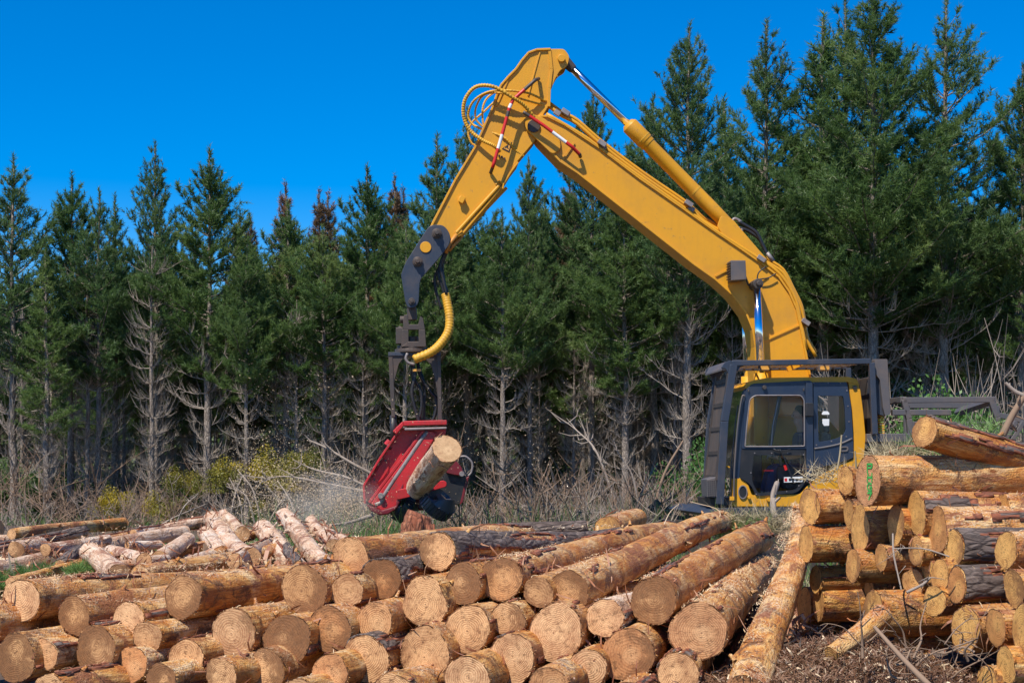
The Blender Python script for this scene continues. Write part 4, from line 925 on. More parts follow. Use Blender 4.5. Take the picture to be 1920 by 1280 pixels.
# --- roof and front guard cage
gu = None
def bar(a, b, d, w_=.075, h_=.08, d2=None): mb.beam(PL(*a, d), PL(*b, d if d2 is None else d2), h_, w_, up=lat)
G0 = -.14; G1 = .98
for d in (G0, G1):
    mb = MB()
    p0, p1 = PL(1372, 681, G0) + lat * (d - G0), PL(1632, 677, G0) + lat * (d - G0); mb.beam(p0, p1, .07, .07, up=lat)
    p2, p3_ = PL(1375, 684, G0) + lat * (d - G0), PL(1358, 790, G0) + lat * (d - G0); wf = .10 if d == G0 else .04
    mb.beam(p2, p3_, wf, .07 if d == G0 else .03, up=lat)
    p4 = PL(1349, 945, G0) + lat * (d - G0); mb.beam(p3_, p4, wf, .07 if d == G0 else .03, up=lat)
    p5 = PL(1640, 814, G0) + lat * (d - G0); p6 = PL(1634, 680, G0) + lat * (d - G0); mb.beam(p6, p5, .075, .07, up=lat)
    g_ = mb.build('guard_frame', M['dark'], EX, bevel=.008); gu = gu or g_
gus = roundpoly([(1352, 690), (1360, 678), (1380, 674), (1420, 676), (1388, 688), (1376, 705), (1372, 716), (1367, 702), (1360, 690)], 3)
for off_ in (0, G1 - G0):
    mb = MB(); mb.prism([p + lat * off_ for p in pl(gus, G0 - .01)], lat * .04); mb.build('corner_gusset', M['dark'], gu, bevel=.005)
mb = MB(); fr_ = pl([(1353, 692), (1361, 678), (1382, 674)], G0); 
for a, b in zip(fr_[:-1], fr_[1:]): mb.prism([a, b, b - UP * .02, a - UP * .02], lat * (G1 - G0))
mb.build('visor_plate', M['guard'], gu)
mb = MB()
for k in range(15):
    a = PL(1375 + k * 17.5, 681 - k * .2, G0); mb.tube([a, a + lat * (G1 - G0)], .012, 6)
for k in range(3):
    dd_ = G0 + (k + 1) * .32; mb.tube([PL(1372, 681, G0) + lat * (dd_ - G0), PL(1632, 677, G0) + lat * (dd_ - G0)], .014, 6)
mb.build('roof_grille', M['grille'], gu)
mb = MB()
for k in range(9):
    s_ = (k + .5) / 9 * .75; a = PL(1366, 712, G0) + lat * s_; b = PL(1344, 894, G0) + lat * s_; mb.tube([a, b], .013, 6)
for k in range(5):
    t = k / 4; a = PL(1366 - 22 * t, 712 + 182 * t, G0); mb.beam(a, a + lat * .75, .04, .05)
for s_ in (0, .75): mb.beam(PL(1367, 700, G0) + lat * s_, PL(1344, 900, G0) + lat * s_, .05, .06, up=lat)
mb.build('front_grille', M['steel'], gu)
for x in (1435, 1547):
    mb = MB(); mb.prism(pl(roundpoly([(x - 11, 684), (x + 10, 684), (x + 10, 695), (x - 11, 695)], 2), .02), lat * .09); w1 = mb.build('work_lamp', M['guard'], EX, bevel=.004)
    mb = MB(); mb.prism(pl(roundpoly([(x - 9, 686), (x + 8, 686), (x + 8, 693), (x - 9, 693)], 2), .012), lat * .01); mb.build('lamp_lens', M['amber'], w1)
mb = MB(); mb.beam(PL(1476, 692, .3), PL(1510, 678, .3), .06, .06); mb.tube(spline(pl([(1360, 870), (1356, 885), (1360, 910), (1362, 930)], -.1), 5), .008, 6); mb.tube(spline(pl([(1352, 878), (1362, 874), (1368, 876)], -.12), 4), .01, 6); mb.build('cage_strut', M['yellow'], gu)
# lamp box low on the front guard
mb = MB(); bx = pl([(1325, 898), (1344, 893), (1346, 930), (1327, 932)], G0 - .02); mb.prism(bx, lat * .42); lb = mb.build('front_lamp_box', M['guard'], EX, bevel=.01)
mb = MB()
for k in range(8): mb.beam(PL(1326, 901 + k * 4, G0 - .03), PL(1341, 899 + k * 4, G0 - .03), .008, .008)
for k in range(5): mb.beam(PL(1326 + k * 4, 900, G0 - .03), PL(1327 + k * 4, 931, G0 - .03), .008, .008)
mb.build('lamp_box_mesh', M['grille'], lb)
shell_part('front_step', [(1330, 932), (1372, 932), (1372, 948), (1334, 948)], 0, .9, M['steel'], EX)
# --- body behind the cab, rear guard, deck rails
shell_part('rear_guard_plate', [(1640, 673), (1664, 673), (1670, 776), (1660, 780), (1656, 765), (1650, 712), (1641, 700)], -.12, .02, M['guard'], EX, r=2)
shell_part('rear_mirror_housing', [(1643, 700), (1650, 712), (1658, 748), (1660, 780), (1646, 776), (1640, 740)], -.06, .3, M['dark'], EX, r=3)
mb = MB()
for k in range(11): mb.box(PL(1648, 766 + k * 4.6, .2), (.055, .4, .018))
mb.build('louvre', M['yellow'], EX)
shell_part('engine_housing', [(1626, 706), (1646, 712), (1648, 812), (1626, 812)], .3, 2.3, M['steel'], EX, r=3)
shell_part('engine_body', [(1628, 852), (1920, 850), (1930, 905), (1628, 949)], .1, 2.6, M['yellow'], EX, r=5)
shell_part('engine_hood', [(1640, 852), (1640, 838), (1900, 836), (1905, 852)], .3, 2.5, M['dark'], EX, r=4)
shell_part('side_body', [(1480, 949), (1600, 949), (1625, 880), (1625, 949)], 1.1, 2.6, M['yellow'], EX)
shell_part('boom_base', [(1405, 949), (1420, 770), (1540, 770), (1600, 840), (1610, 949)], 1.75, 1.85, M['yellow'], EX)
shell_part('boom_base', [(1405, 949), (1420, 790), (1540, 770), (1600, 840), (1610, 949)], 1.02, 1.07, M['yellow'], EX)
mb = MB()
mb.beam(PL(1624, 821, -.05), PL(1725, 820, -.05), .11, .10, up=lat); mb.beam(PL(1624, 831, .0), PL(1725, 830, .0), .08, .06, up=lat)
mb.build('deck_edge', M['guard'], EX, bevel=.008)
mb = MB(); R0 = .0
def rb(a, b, d=R0, w_=.075): mb.beam(PL(*a, d), PL(*b, d), w_, w_, up=lat)
rb((1694, 749), (1704, 785)); rb((1704, 785), (1707, 818)); rb((1692, 750), (1863, 749)); rb((1857, 749), (1869, 782)); rb((1869, 782), (1872, 816))
rb((1672, 773), (1700, 773)); rb((1704, 773), (1782, 773)); 
mb.beam(PL(1795, 773, 1.2), PL(1858, 752, .1), .08, .08, up=lat)
for (a, b) in (((1700, 760), (1868, 760)), ((1872, 778), (1935, 792)), ((1700, 795), (1870, 795))): mb.beam(PL(*a, 2.5), PL(*b, 2.5), .08, .08, up=lat)
for x in (1700, 1868, 1925): mb.beam(PL(x, 760, 2.5), PL(x, 845, 2.5), .08, .08, up=lat)
for dx in (0, 14): mb.beam(PL(1905 + dx, 790, .4), PL(1880 + dx, 830, .4), .06, .06, up=lat)
mb.beam(PL(1694, 749, R0), PL(1694, 749, R0) + lat * 2.2, .08, .08); mb.beam(PL(1863, 749, R0), PL(1863, 749, R0) + lat * .3, .08, .08)
mb.build('handrail', M['guard'], EX, bevel=.008)
# --- turntable deck and tracks (mostly behind the logs)
shell_part('deck_plate', [(1322, 962), (1345, 952), (1640, 950), (1640, 966), (1330, 968)], -.25, 2.6, M['dark'], EX, r=2)
mb = MB(); c_ = OC + lat * 1.35; c_.z = OC.z - .25; mb.tube([c_, c_ - UP * .25], .6, 32); mb.build('slew_ring', M['steel'], EX)
for s_ in (-.15, 2.05):
    A_ = OC + lat * s_ + fwd * 1.75; B_ = OC + lat * s_ - fwd * 2.2; zc = GZ + .42
    out = []
    for k in range(9): t = math.pi / 2 + math.pi * k / 8; out.append(Vector((A_.x, A_.y, zc)) - fwd * math.cos(t) * .42 * 1 + UP * math.sin(t) * .42)
    for k in range(9): t = -math.pi / 2 + math.pi * k / 8; out.append(Vector((B_.x, B_.y, zc)) - fwd * math.cos(t) * .42 + UP * math.sin(t) * .42)
    mb = MB(); mb.prism(out, lat * .6)
    for i in range(len(out)):
        a, b = out[i], out[(i + 1) % len(out)]; n_ = max(1, int((b - a).length / .16))
        for k in range(n_):
            q = a.lerp(b, (k + .5) / n_); e_ = (b - a).normalized(); o_ = e_.cross(lat); mb.box(q + lat * .3 + o_ * 0, (.04, .64, .1), Matrix((e_, lat, o_)).transposed())
    tk = mb.build('crawler_track', M['steel'], EX, bevel=.005)
mb = MB(); q = OC + lat * 1.35; q.z = GZ + .55; mb.box(q, (2.2, 1.7, .35)); mb.build('undercarriage', M['dark'], EX, bevel=.03)

# ---------------------------------------------------------------- harvester head hanging from the link
DC = (S0 + S1) / 2
hb = PL(790, 960, DC)
HD = empty('harvester_head', hb, 'red tilting harvester head with black rollers and tall dark hanging frame, gripping a pale log', 'harvester head')
mb = MB(); q = PL(772, 578, DC); mb.tube([q, PL(773, 600, DC)], .07, 14); cyl(mb, 772, 568, S0 - .01, S1 + .01, 9, 16); mb.build('shackle', M['steel'], HD, bevel=.006)
mb = MB()
bo = roundpoly([(757, 592), (765, 592), (767, 607), (782, 607), (786, 592), (792, 597), (796, 650), (755, 650)], 2); bi = roundpoly([(765, 616), (784, 616), (785, 640), (765, 640)], 3)
for d in (DC - .2, DC + .15): mb.prism(pl([(756, 600), (758, 590), (764, 590), (767, 608), (784, 608), (788, 592), (793, 596), (797, 618), (756, 618)], d), lat * .05); mb.prism(pl([(754, 618), (766, 618), (766, 642), (752, 650)], d), lat * .05); mb.prism(pl([(785, 618), (797, 618), (799, 650), (785, 642)], d), lat * .05); mb.prism(pl([(752, 650), (766, 640), (785, 640), (799, 650)], d), lat * .05)
mb.tube([PL(750, 599, DC), PL(762, 599, DC)], .05, 10); mb.box(PL(750, 630, DC - .05), (.1, .2, .22)); mb.tube(pl([(749, 640), (752, 612)], DC - .1), .04, 8)
mb.build('swivel_bracket', M['steel'], HD, bevel=.006)
mb = MB(); q = PL(772, 648, DC); z_ = q.z
mb.tube([Vector((q.x, q.y, z_ - .0)), Vector((q.x, q.y, z_ - .05))], .2, 28); mb.tube([Vector((q.x, q.y, z_ - .05)), Vector((q.x, q.y, z_ - .1))], .23, 28); mb.tube([Vector((q.x, q.y, z_ + .12)), Vector((q.x, q.y, z_))], .11, 20)
mb.build('rotator', M['steel'], HD, bevel=.008)
mb = MB()
mb.prism(pl([(728, 660), (826, 660), (826, 667), (728, 667)], DC - .16), lat * .32)
mb.build('yoke_top', M['dark'], HD, bevel=.005)
mb = MB()
for d in (DC - .14, DC + .1):
    mb.prism(pl([(734, 666), (760, 667), (748, 682), (740, 712), (736, 740)], d), lat * .03); mb.prism(pl([(820, 667), (792, 667), (808, 684), (816, 712), (821, 742)], d), lat * .03)
mb.prism(pl([(728, 662), (736, 662), (741, 782), (734, 782)], DC - .15), lat * .3); mb.prism(pl([(819, 662), (826, 662), (829, 798), (822, 798)], DC - .15), lat * .3)
mb.build('yoke_leg', M['steel'], HD, bevel=.005)
mb = MB(); mb.tube(pl([(737, 778), (738, 830)], DC - .1), .045, 10); mb.tube(pl([(731, 835), (727, 838)], DC - .2), .05, 12); mb.build('tilt_cylinder', M['black'], HD, smooth=True)
mb = MB(); mb.tube(pl([(724, 834), (731, 826)], DC - .2), .04, 12); mb.prism(pl([(733, 798), (747, 800), (746, 812), (733, 830)], DC - .12), lat * .05); mb.prism(pl([(733, 798), (747, 800), (746, 812), (733, 830)], DC + .1), lat * .05); mb.build('tilt_bracket', M['red'], HD, bevel=.004)
for k, pth in enumerate(([(774, 680), (778, 705), (772, 735), (778, 765), (786, 792)], [(776, 682), (777, 708), (789, 735), (790, 765), (783, 794)], [(783, 680), (789, 706), (808, 735), (818, 748), (816, 775), (808, 795)], [(784, 684), (793, 712), (796, 740), (795, 770), (796, 794)], [(772, 684), (775, 712), (785, 725), (792, 750), (790, 792)])):
    mb = MB(); mb.tube(spline([PL(x, y, DC - .06 + .04 * k) for x, y in pth], 7), .019 if k % 2 else .023, 8)
    mb.build('head_hose', M['black'], HD, smooth=True)
mb = MB(); q = PL(768, 672, DC - .18); mb.tube(spline(pl([(764, 662), (761, 672), (766, 680), (778, 683)], DC - .2), 4), .02, 8); mb.build('hose_hook', M['bare'], HD, smooth=True)
mb = MB(); mb.box(PL(777, 694, DC - .08), (.06, .06, .03)); mb.box(PL(785, 694, DC - .05), (.06, .06, .03)); mb.build('hose_band', M['amber'], HD)
# main red trough, tilted; near face at H0
H0, H1 = DC - .34, DC + .02
mb = MB()
mb.prism(pl([(743, 818), (757, 801), (837, 799), (836, 812), (818, 834), (740, 945), (713, 958), (686, 944), (684, 911)], H0 + .14), lat * .06)
hbk = mb.build('trough_back', M['red'], HD, bevel=.006)
mb = MB()
strip(mb, [(755, 800), (743, 818), (713, 862), (684, 911), (686, 944)], H0 + .03, H1, .03)
mb.build('trough_side', M['red'], HD, bevel=.006)
mb = MB(); strip(mb, [(838, 796), (757, 798), (743, 814)], H0 - .05, H1, .065); mb.build('trough_lip', M['red'], HD, bevel=.01)
mb = MB(); q = pl([(758, 802), (838, 800), (838, 804), (759, 807)], H0 - .055); mb.prism(q, lat * .06); mb.build('worn_lip_edge', M['bare'], HD, bevel=.012)
mb = MB(); mb.prism(pl([(797, 807), (812, 808), (820, 814), (742, 950), (716, 958), (694, 944), (700, 936)], H0 + .02), lat * .14); rib = mb.build('trough_rib', M['red'], HD, bevel=.02, seg=3)
mb = MB(); mb.prism(pl([(797, 807), (700, 936), (694, 944), (690, 940), (790, 808)], H0 + .02), lat * (H1 - H0 - .08)); mb.build('rib_web', M['red'], rib, bevel=.006)
mb = MB(); mb.tube(spline(pl([(801, 808), (760, 868), (722, 925), (716, 940), (703, 946)], H0 + .04), 5), .032, 10); mb.build('worn_rib_edge', M['bare'], rib, smooth=True)
mb = MB(); cyl(mb, 714, 929, H0 - .05, H0 + .05, 5.5, 18); mb.build('rib_stud', M['bare'], rib, bevel=.004)
cov = roundpoly([(722, 858), (728, 860), (729, 880), (718, 897), (706, 908), (694, 905), (697, 896)], 4); mb = MB(); mb.prism(pl(cov, H0 + .115), lat * .03); cv = mb.build('cover_plate', M['red'], HD, bevel=.006)
mb = MB(); cyl(mb, 723, 863, H0 + .09, H0 + .12, 2, 8); cyl(mb, 702, 899, H0 + .09, H0 + .12, 2, 8); mb.build('cover_bolts', M['steel'], cv)
# nose
mb = MB(); mb.prism(pl([(686, 944), (716, 956), (742, 948), (745, 925), (756, 905), (757, 930), (742, 955), (728, 964), (712, 966), (695, 958)], H0 + .0), lat * .36); mb.build('nose_block', M['red2'], HD, bevel=.02, seg=3)
# inner dark body, lower arm, back frame
mb = MB(); mb.prism(pl([(818, 815), (842, 826), (840, 850), (790, 900), (765, 935), (748, 935), (760, 900), (790, 850)], DC + .12), lat * .25); mb.build('inner_body', M['black'], HD, bevel=.02)
mb = MB(); mb.prism(pl(roundpoly([(745, 918), (780, 910), (832, 900), (838, 904), (837, 912), (790, 926), (744, 937)], 4), H0 - .02), lat * .12); mb.build('gripping_arm', M['red'], HD, bevel=.015, seg=3)
mb = MB(); mb.prism(pl(roundpoly([(836, 870), (852, 862), (878, 890), (866, 945), (856, 948), (836, 930), (826, 918)], 5), DC - .12), lat * .3); sd = mb.build('roller_housing', M['black'], HD, bevel=.02, seg=3)
mb = MB(); mb.prism(pl(roundpoly([(838, 868), (852, 860), (866, 876), (870, 892), (852, 890), (836, 886)], 4), DC - .2), lat * .1); mb.prism(pl([(874, 895), (880, 892), (868, 942), (862, 946)], DC - .14), lat * .3); mb.build('housing_cap', M['red2'], sd, bevel=.01)
mb = MB(); cyl(mb, 866, 888, DC - .26, DC - .15, 5, 16); mb.build('housing_bolt', M['bare'], sd, bevel=.004)
mb = MB(); mb.tube(spline(pl([(862, 856), (874, 856), (885, 868), (884, 884), (878, 892)], DC + .1), 6), .016, 8); mb.build('grey_hose', M['bare'], HD, smooth=True)
mb = MB(); mb.prism(pl([(760, 925), (820, 920), (812, 955), (770, 958)], DC + .0), lat * .3); mb.build('lower_frame', M['red2'], HD, bevel=.02)
def roller(px, py, d, axis, R_, W_):
    c = PL(px, py, d); axis = Vector(axis).normalized(); mb = MB()
    mb.tube([c - axis * W_ / 2, c - axis * W_ / 2, c + axis * W_ / 2, c + axis * W_ / 2], [R_ * .8, R_, R_, R_ * .8], 30)
    u = axis.orthogonal().normalized(); v_ = axis.cross(u)
    for k in range(30):
        a = 2 * math.pi * k / 30; o_ = u * math.cos(a) + v_ * math.sin(a); t_ = axis.cross(o_)
        for w_ in range(7):
            q = c + o_ * R_ + axis * ((w_ - 3) * W_ / 7.6); mb.box(q, (.022, .02, .03), Matrix((axis, o_, t_)).transposed())
    rl = mb.build('feed_roller', M['roller'], HD); mb = MB(); mb.tube([c - axis * (W_ / 2 + .03), c + axis * (W_ / 2 + .02)], R_ * .38, 16); mb.build('roller_hub', M['steel'], rl)
roller(820, 944, DC - .42, (.62, -.42, .66), .235, .17)
roller(756, 952, DC - .05, (-.80, -.3, .50), .19, .14)
# log held by the head
log_obj(P(838, 841, 20.75), P(784, 916, 21.9), 28 * 20.75 / F, .160, side='wood_pale', cut='cut_fresh', label='freshly cut pale log held slanting in the red harvester head', group=None, cat='log', seed=500, bend=0.02, skew=(0.0, 0.0))

# ---------------------------------------------------------------- the driver behind the glass
def skin_body(name, joints, edges, mat, parent=None, loc=None, lvl=2, root=0):
    off = origin_of(parent) if parent else Vector(loc)
    me = bpy.data.meshes.new(name); me.from_pydata([tuple(Vector(j[0]) - off) for j in joints], edges, []); me.update()
    o = bpy.data.objects.new(name, me); col.objects.link(o)
    if parent: o.parent = parent
    else: o.location = loc
    s_ = o.modifiers.new('skin', 'SKIN')
    for i, j in enumerate(joints):
        d_ = me.skin_vertices[0].data[i]; r_ = j[1]; d_.radius = (r_, r_ * (j[2] if len(j) > 2 else 1)); d_.use_root = (i == root)
    s_.use_smooth_shade = True
    b = o.modifiers.new('sub', 'SUBSURF'); b.levels = lvl; b.render_levels = lvl
    me.materials.append(mat); return o
pelvis = sx0 + Vector((.06, 0, .16))
f_ = fwd; l_ = lat
def J(fx, ly, uz): return pelvis + f_ * fx + l_ * ly + UP * uz
joints = [(J(0, 0, 0), .15), (J(.02, 0, .2), .14), (J(.04, 0, .42), .15), (J(.055, 0, .49), .08), (J(.07, 0, .57), .050), (J(.095, 0, .64), .070), (J(.10, 0, .73), .085), (J(.095, 0, .80), .062), (J(.155, 0, .635), .034), (J(.205, 0, .705), .014)]
edges = [(0, 1), (1, 2), (2, 3), (3, 4), (4, 5), (5, 6), (6, 7), (5, 8), (6, 9)]
for sgn in (-1, 1):
    b = len(joints)
    joints += [(J(.05, .19 * sgn, .44), .065), (J(.10, .25 * sgn, .20), .048), (J(.34, .27 * sgn, .16), .036), (J(.40, .28 * sgn, .17), .034)]
    edges += [(2, b), (b, b + 1), (b + 1, b + 2), (b + 2, b + 3)]
    for k in range(4):
        c = len(joints); a_ = (k - 1.5) * .02
        joints += [(J(.44, .28 * sgn + a_, .185), .011), (J(.465 - abs(k - 1.5) * .006, .28 * sgn + a_, .165), .0095), (J(.455, .28 * sgn + a_, .135), .008)]
        edges += [(b + 3, c), (c, c + 1), (c + 1, c + 2)]
    c = len(joints); joints += [(J(.40, .28 * sgn - .045 * sgn, .19), .011), (J(.43, .28 * sgn - .05 * sgn, .17), .009)]; edges += [(b + 3, c), (c, c + 1)]
    c = len(joints); joints += [(J(.05, .11 * sgn, -.02), .095), (J(.45, .14 * sgn, .02), .07), (J(.55, .14 * sgn, -.36), .05), (J(.66, .14 * sgn, -.39), .04)]
    edges += [(0, c), (c, c + 1), (c + 1, c + 2), (c + 2, c + 3)]
person = skin_body('person', joints, edges, M['skin'], loc=pelvis)
tag(person, 'driver in navy shirt with short dark hair sitting in the excavator cab facing left', 'person')
sj = [(J(0, 0, -.02), .168), (J(.02, 0, .2), .155), (J(.04, 0, .42), .165), (J(.055, 0, .49), .10)]; se = [(0, 1), (1, 2), (2, 3)]
for sgn in (-1, 1):
    b = len(sj); sj += [(J(.05, .19 * sgn, .44), .08), (J(.10, .25 * sgn, .20), .062), (J(.16, .255 * sgn, .19), .056)]; se += [(2, b), (b, b + 1), (b + 1, b + 2)]
skin_body('shirt', sj, se, M['shirt'], parent=person)
tj = [(J(0, 0, -.03), .16)]; te = []
for sgn in (-1, 1):
    b = len(tj); tj += [(J(.06, .11 * sgn, -.02), .105), (J(.45, .14 * sgn, .02), .082), (J(.54, .14 * sgn, -.33), .062)]; te += [(0, b), (b, b + 1), (b + 1, b + 2)]
skin_body('trousers', tj, te, M['shirt'], parent=person)
hj = [(J(.045, 0, .66), .06), (J(.065, 0, .75), .088), (J(.09, 0, .81), .075), (J(.15, 0, .825), .035)]
skin_body('hair', hj, [(0, 1), (1, 2), (2, 3)], M['hair'], parent=person)
for sgn in (-1, 1):
    mb = MB(); c_ = J(.168, .032 * sgn, .715); mb.tube([c_ + f_ * .0, c_ + f_ * .016], [.011, .006], 8); mb.build('eye', M['hair'], person)
    mb = MB(); c_ = J(.085, .085 * sgn, .70); mb.tube([c_ - UP * .03, c_, c_ + UP * .03], [.008, .016, .010], 8); mb.build('ear', M['skin'], person, smooth=True)
    skin_body('boot', [(J(.55, .14 * sgn, -.30), .068), (J(.57, .14 * sgn, -.39), .066), (J(.72, .14 * sgn, -.41), .048)], [(0, 1), (1, 2)], M['black'], parent=person)
mb = MB(); mb.box(J(.182, 0, .655), (.012, .045, .008)); mb.build('mouth', M['bark_red'], person)

# ---------------------------------------------------------------- trees
def unit(a): return a / np.maximum(np.linalg.norm(a, axis=-1, keepdims=True), 1e-9)
def needles(P_, D_, L_, k, nl, nw, rg):
    """Bottlebrush shoots: k thin triangles round each shoot axis."""
    n = len(P_); t = rg.random((n, k, 1)); base = P_[:, None] + D_[:, None] * L_[:, None, None] * t
    rnd = unit(rg.normal(size=(n, k, 3))); perp = unit(rnd - (rnd * D_[:, None]).sum(-1, keepdims=True) * D_[:, None])
    phi = np.radians(rg.uniform(22, 68, (n, k, 1))); nd = D_[:, None] * np.cos(phi) + perp * np.sin(phi)
    l = nl * rg.uniform(.7, 1.2, (n, k, 1)); wd = unit(np.cross(nd, rg.normal(size=(n, k, 3)))) * nw
    V = np.stack([base - wd, base + wd, base + nd * l], 2).reshape(-1, 3)
    return V, np.arange(len(V)).reshape(-1, 3)
def multi_tubes(paths, sides=3):
    """Many tapered tubes; paths = list of (pts array (k,3), radii (k))."""
    V = []; Fq = []; b = 0
    ang = np.arange(sides) * 2 * np.pi / sides
    for pts, rs in paths:
        pts = np.asarray(pts); k = len(pts); t = np.gradient(pts, axis=0); t = unit(t)
        ref = np.array([0.3, 0.2, 1.0]) if abs(t[0][2]) < .8 else np.array([1.0, .1, .0])
        u = unit(np.cross(t, ref)); w_ = np.cross(t, u)
        ring = pts[:, None] + (u[:, None] * np.cos(ang)[None, :, None] + w_[:, None] * np.sin(ang)[None, :, None]) * np.asarray(rs)[:, None, None]
        V.append(ring.reshape(-1, 3))
        i = np.arange(k - 1)[:, None] * sides; j = np.arange(sides)[None]
        q = np.stack([i + j, i + (j + 1) % sides, i + sides + (j + 1) % sides, i + sides + j], -1).reshape(-1, 4) + b
        Fq.append(q); b += k * sides
    return np.concatenate(V), np.concatenate(Fq)

def branch_path(o, azm, L, rise0, curve, n=7, wob=.04, rg=None):
    t = np.linspace(0, 1, n)[:, None]; h = np.array([math.cos(azm), math.sin(azm), 0.0])
    p = o + h * L * t * (1 - .18 * curve * t) + np.array([0, 0, 1.0]) * L * (rise0 * t + curve * t * t)
    p[1:] += rg.normal(size=(n - 1, 3)) * wob * L * .35 * t[1:]
    return p

def make_pine(seed, H, crown, R_, mat='needle', k=16, dens=1.0, dead=1.0, tipdens=1.0, slim=1.0, asym=0.0):
    """A young pine: trunk, whorled up-curving green branches, dead grey ones below."""
    rg = np.random.default_rng(seed)
    zt = np.linspace(0, H, 22); lean = np.cumsum(rg.normal(size=(22, 2)) * .012, 0); lean[:, 0] += zt * rg.normal() * .006
    tr = np.concatenate([lean, zt[:, None]], 1)
    def at(z):
        return np.array([np.interp(z, zt, tr[:, 0]), np.interp(z, zt, tr[:, 1]), z])
    r0 = .011 * H; tipdens = 1.6; TP = [(tr, r0 * (1 - zt / H * .93) ** .9 + .006)]
    SP, SD, SL = [], [], []; DP = []; GP = []
    z = H - .75; zc = H * (1 - crown)
    while z > zc:
        d = H - z; f = d / (H - zc)
        Lb = R_ * slim * (min(1, f * 1.35) ** 1.12) * (1 - .30 * max(0, f - .7) / .3) + .07
        nb = int(rg.integers(3, 6)) if f < .15 else int(rg.integers(5, 8))
        a0 = rg.random() * 6.28
        for b in range(nb):
            am = a0 + b * 6.283 / nb + rg.normal() * .25
            L = Lb * rg.uniform(.45, 1.25) * (1 + asym * math.cos(am))
            if f > .3 and rg.random() < .10: L *= 1.4
            rise = 1.0 - .80 * min(1, f * 1.7) + rg.normal() * .08; cu = .45 - .25 * f
            pth = branch_path(at(z + rg.uniform(-.1, .1)), am, L, rise, cu, rg=rg)
            GP.append((pth, np.linspace(.012 + .009 * L, .005, len(pth))))
            seg = np.diff(pth, axis=0); 
            # shoots along the branch, mostly towards its tip
            ns = int((3.2 + 7.5 * L) * dens)
            tt = 1 - rg.random(ns) ** 1.35 * (.82 if f > .2 else .98); tt = np.clip(tt, .05, 1); xi = tt * (len(pth) - 1)
            i = np.minimum(xi.astype(int), len(pth) - 2); bp = pth[i] + seg[i] * (xi - i)[:, None]; bd = unit(seg[i])
            SP.append(bp); side_ = unit(np.cross(bd, [0, 0, 1.0])) * rg.choice([-1, 1], ns)[:, None]
            dr = unit(bd * .75 + side_ * rg.uniform(.0, .9, (ns, 1)) + np.array([0, 0, 1.]) * rg.uniform(.05, .75, (ns, 1)))
            SD.append(dr); SL.append(rg.uniform(.14, .32, ns) * (1.0 if f > .2 else .7))
            # side twigs with their own shoots
            if L > .5:
                nt_ = int(L * 6.0 * dens) + 1
                for _ in range(nt_):
                    x = rg.uniform(.35, .98) * (len(pth) - 1); ii = min(int(x), len(pth) - 2); o_ = pth[ii] + seg[ii] * (x - ii)
                    sd_ = unit(np.cross(seg[ii], [0, 0, 1.0])) * rg.choice([-1, 1]); dv = unit(unit(seg[ii]) * .6 + sd_ * .8 + np.array([0, 0, .45]) + rg.normal(size=3) * .15)
                    lt = rg.uniform(.2, .42) * L * .8; m_ = max(2, int(lt * 7))
                    q = np.linspace(.25, 1, m_)[:, None]; SP.append(o_ + dv * lt * q); SD.append(unit(dv + np.array([0, 0, .5]) * rg.random((m_, 1)) + rg.normal(size=(m_, 3)) * .35)); SL.append(rg.uniform(.14, .28, m_))
        z -= rg.uniform(.26, .46) if f > .15 else rg.uniform(.2, .36)
    # leader
    m_ = int(9 * tipdens); q = np.linspace(H - 1.1, H - .05, m_); SP.append(np.stack([at(x) for x in q])); SD.append(unit(np.array([[0, 0, 1.0]] * m_) + rg.normal(size=(m_, 3)) * .12)); SL.append(np.full(m_, .22))
    # dead branches below the crown
    z = zc + .3 * (H - zc) * .4
    while z > H * .12 and dead > 0:
        nb = int(rg.integers(2, 6) * dead)
        a0 = rg.random() * 6.28
        for b in range(nb):
            am = a0 + b * 6.283 / max(nb, 1) + rg.normal() * .4; L = R_ * rg.uniform(.2, .95) * (.55 + .45 * min(1, z / max(zc, .1)))
            pth = branch_path(at(z), am, L, rg.uniform(-.15, .5), rg.uniform(.1, .45), n=7, wob=.10, rg=rg)
            DP.append((pth, np.linspace(.016, .004, 7)))
            for _ in range(int(11 + 7 * L)):
                ii = int(rg.integers(1, 6)); o_ = pth[ii]; dv = unit(unit(pth[ii + 1] - pth[ii]) + rg.normal(size=3) * .5 + np.array([0, 0, .35])); lt = rg.uniform(.15, .5)
                tw = np.stack([o_, o_ + dv * lt * .5 + np.array([0, 0, .02]), o_ + dv * lt + np.array([0, 0, .12 * lt / .3])]); DP.append((tw, [.007, .005, .002]))
        z -= rg.uniform(.3, .6)
    SP = np.concatenate(SP); SD = np.concatenate(SD); SL = np.concatenate(SL)
    V, Fc = needles(SP, SD, SL, int(k * 1.3), .15, .010, rg)
    TV, TF = multi_tubes(TP, 9); GV, GF_ = multi_tubes(GP, 4)
    TF2 = np.concatenate([TF, GF_ + len(TV)]); TV2 = np.concatenate([TV, GV])
    res = {'H': H}
    def me_(name, V, Fc, mt, sm=False):
        o = mesh_np(name, V, Fc, M[mt], smooth=sm); me = o.data; bpy.data.objects.remove(o); return me
    res['trunk'] = me_('trunk', TV2, TF2, 'trunk', True); res['crown'] = me_('crown', V, Fc, mat)
    if DP: dv_, df_ = multi_tubes(DP, 3); res['dead_branches'] = me_('dead_branches', dv_, df_, 'dead_limb')
    return res
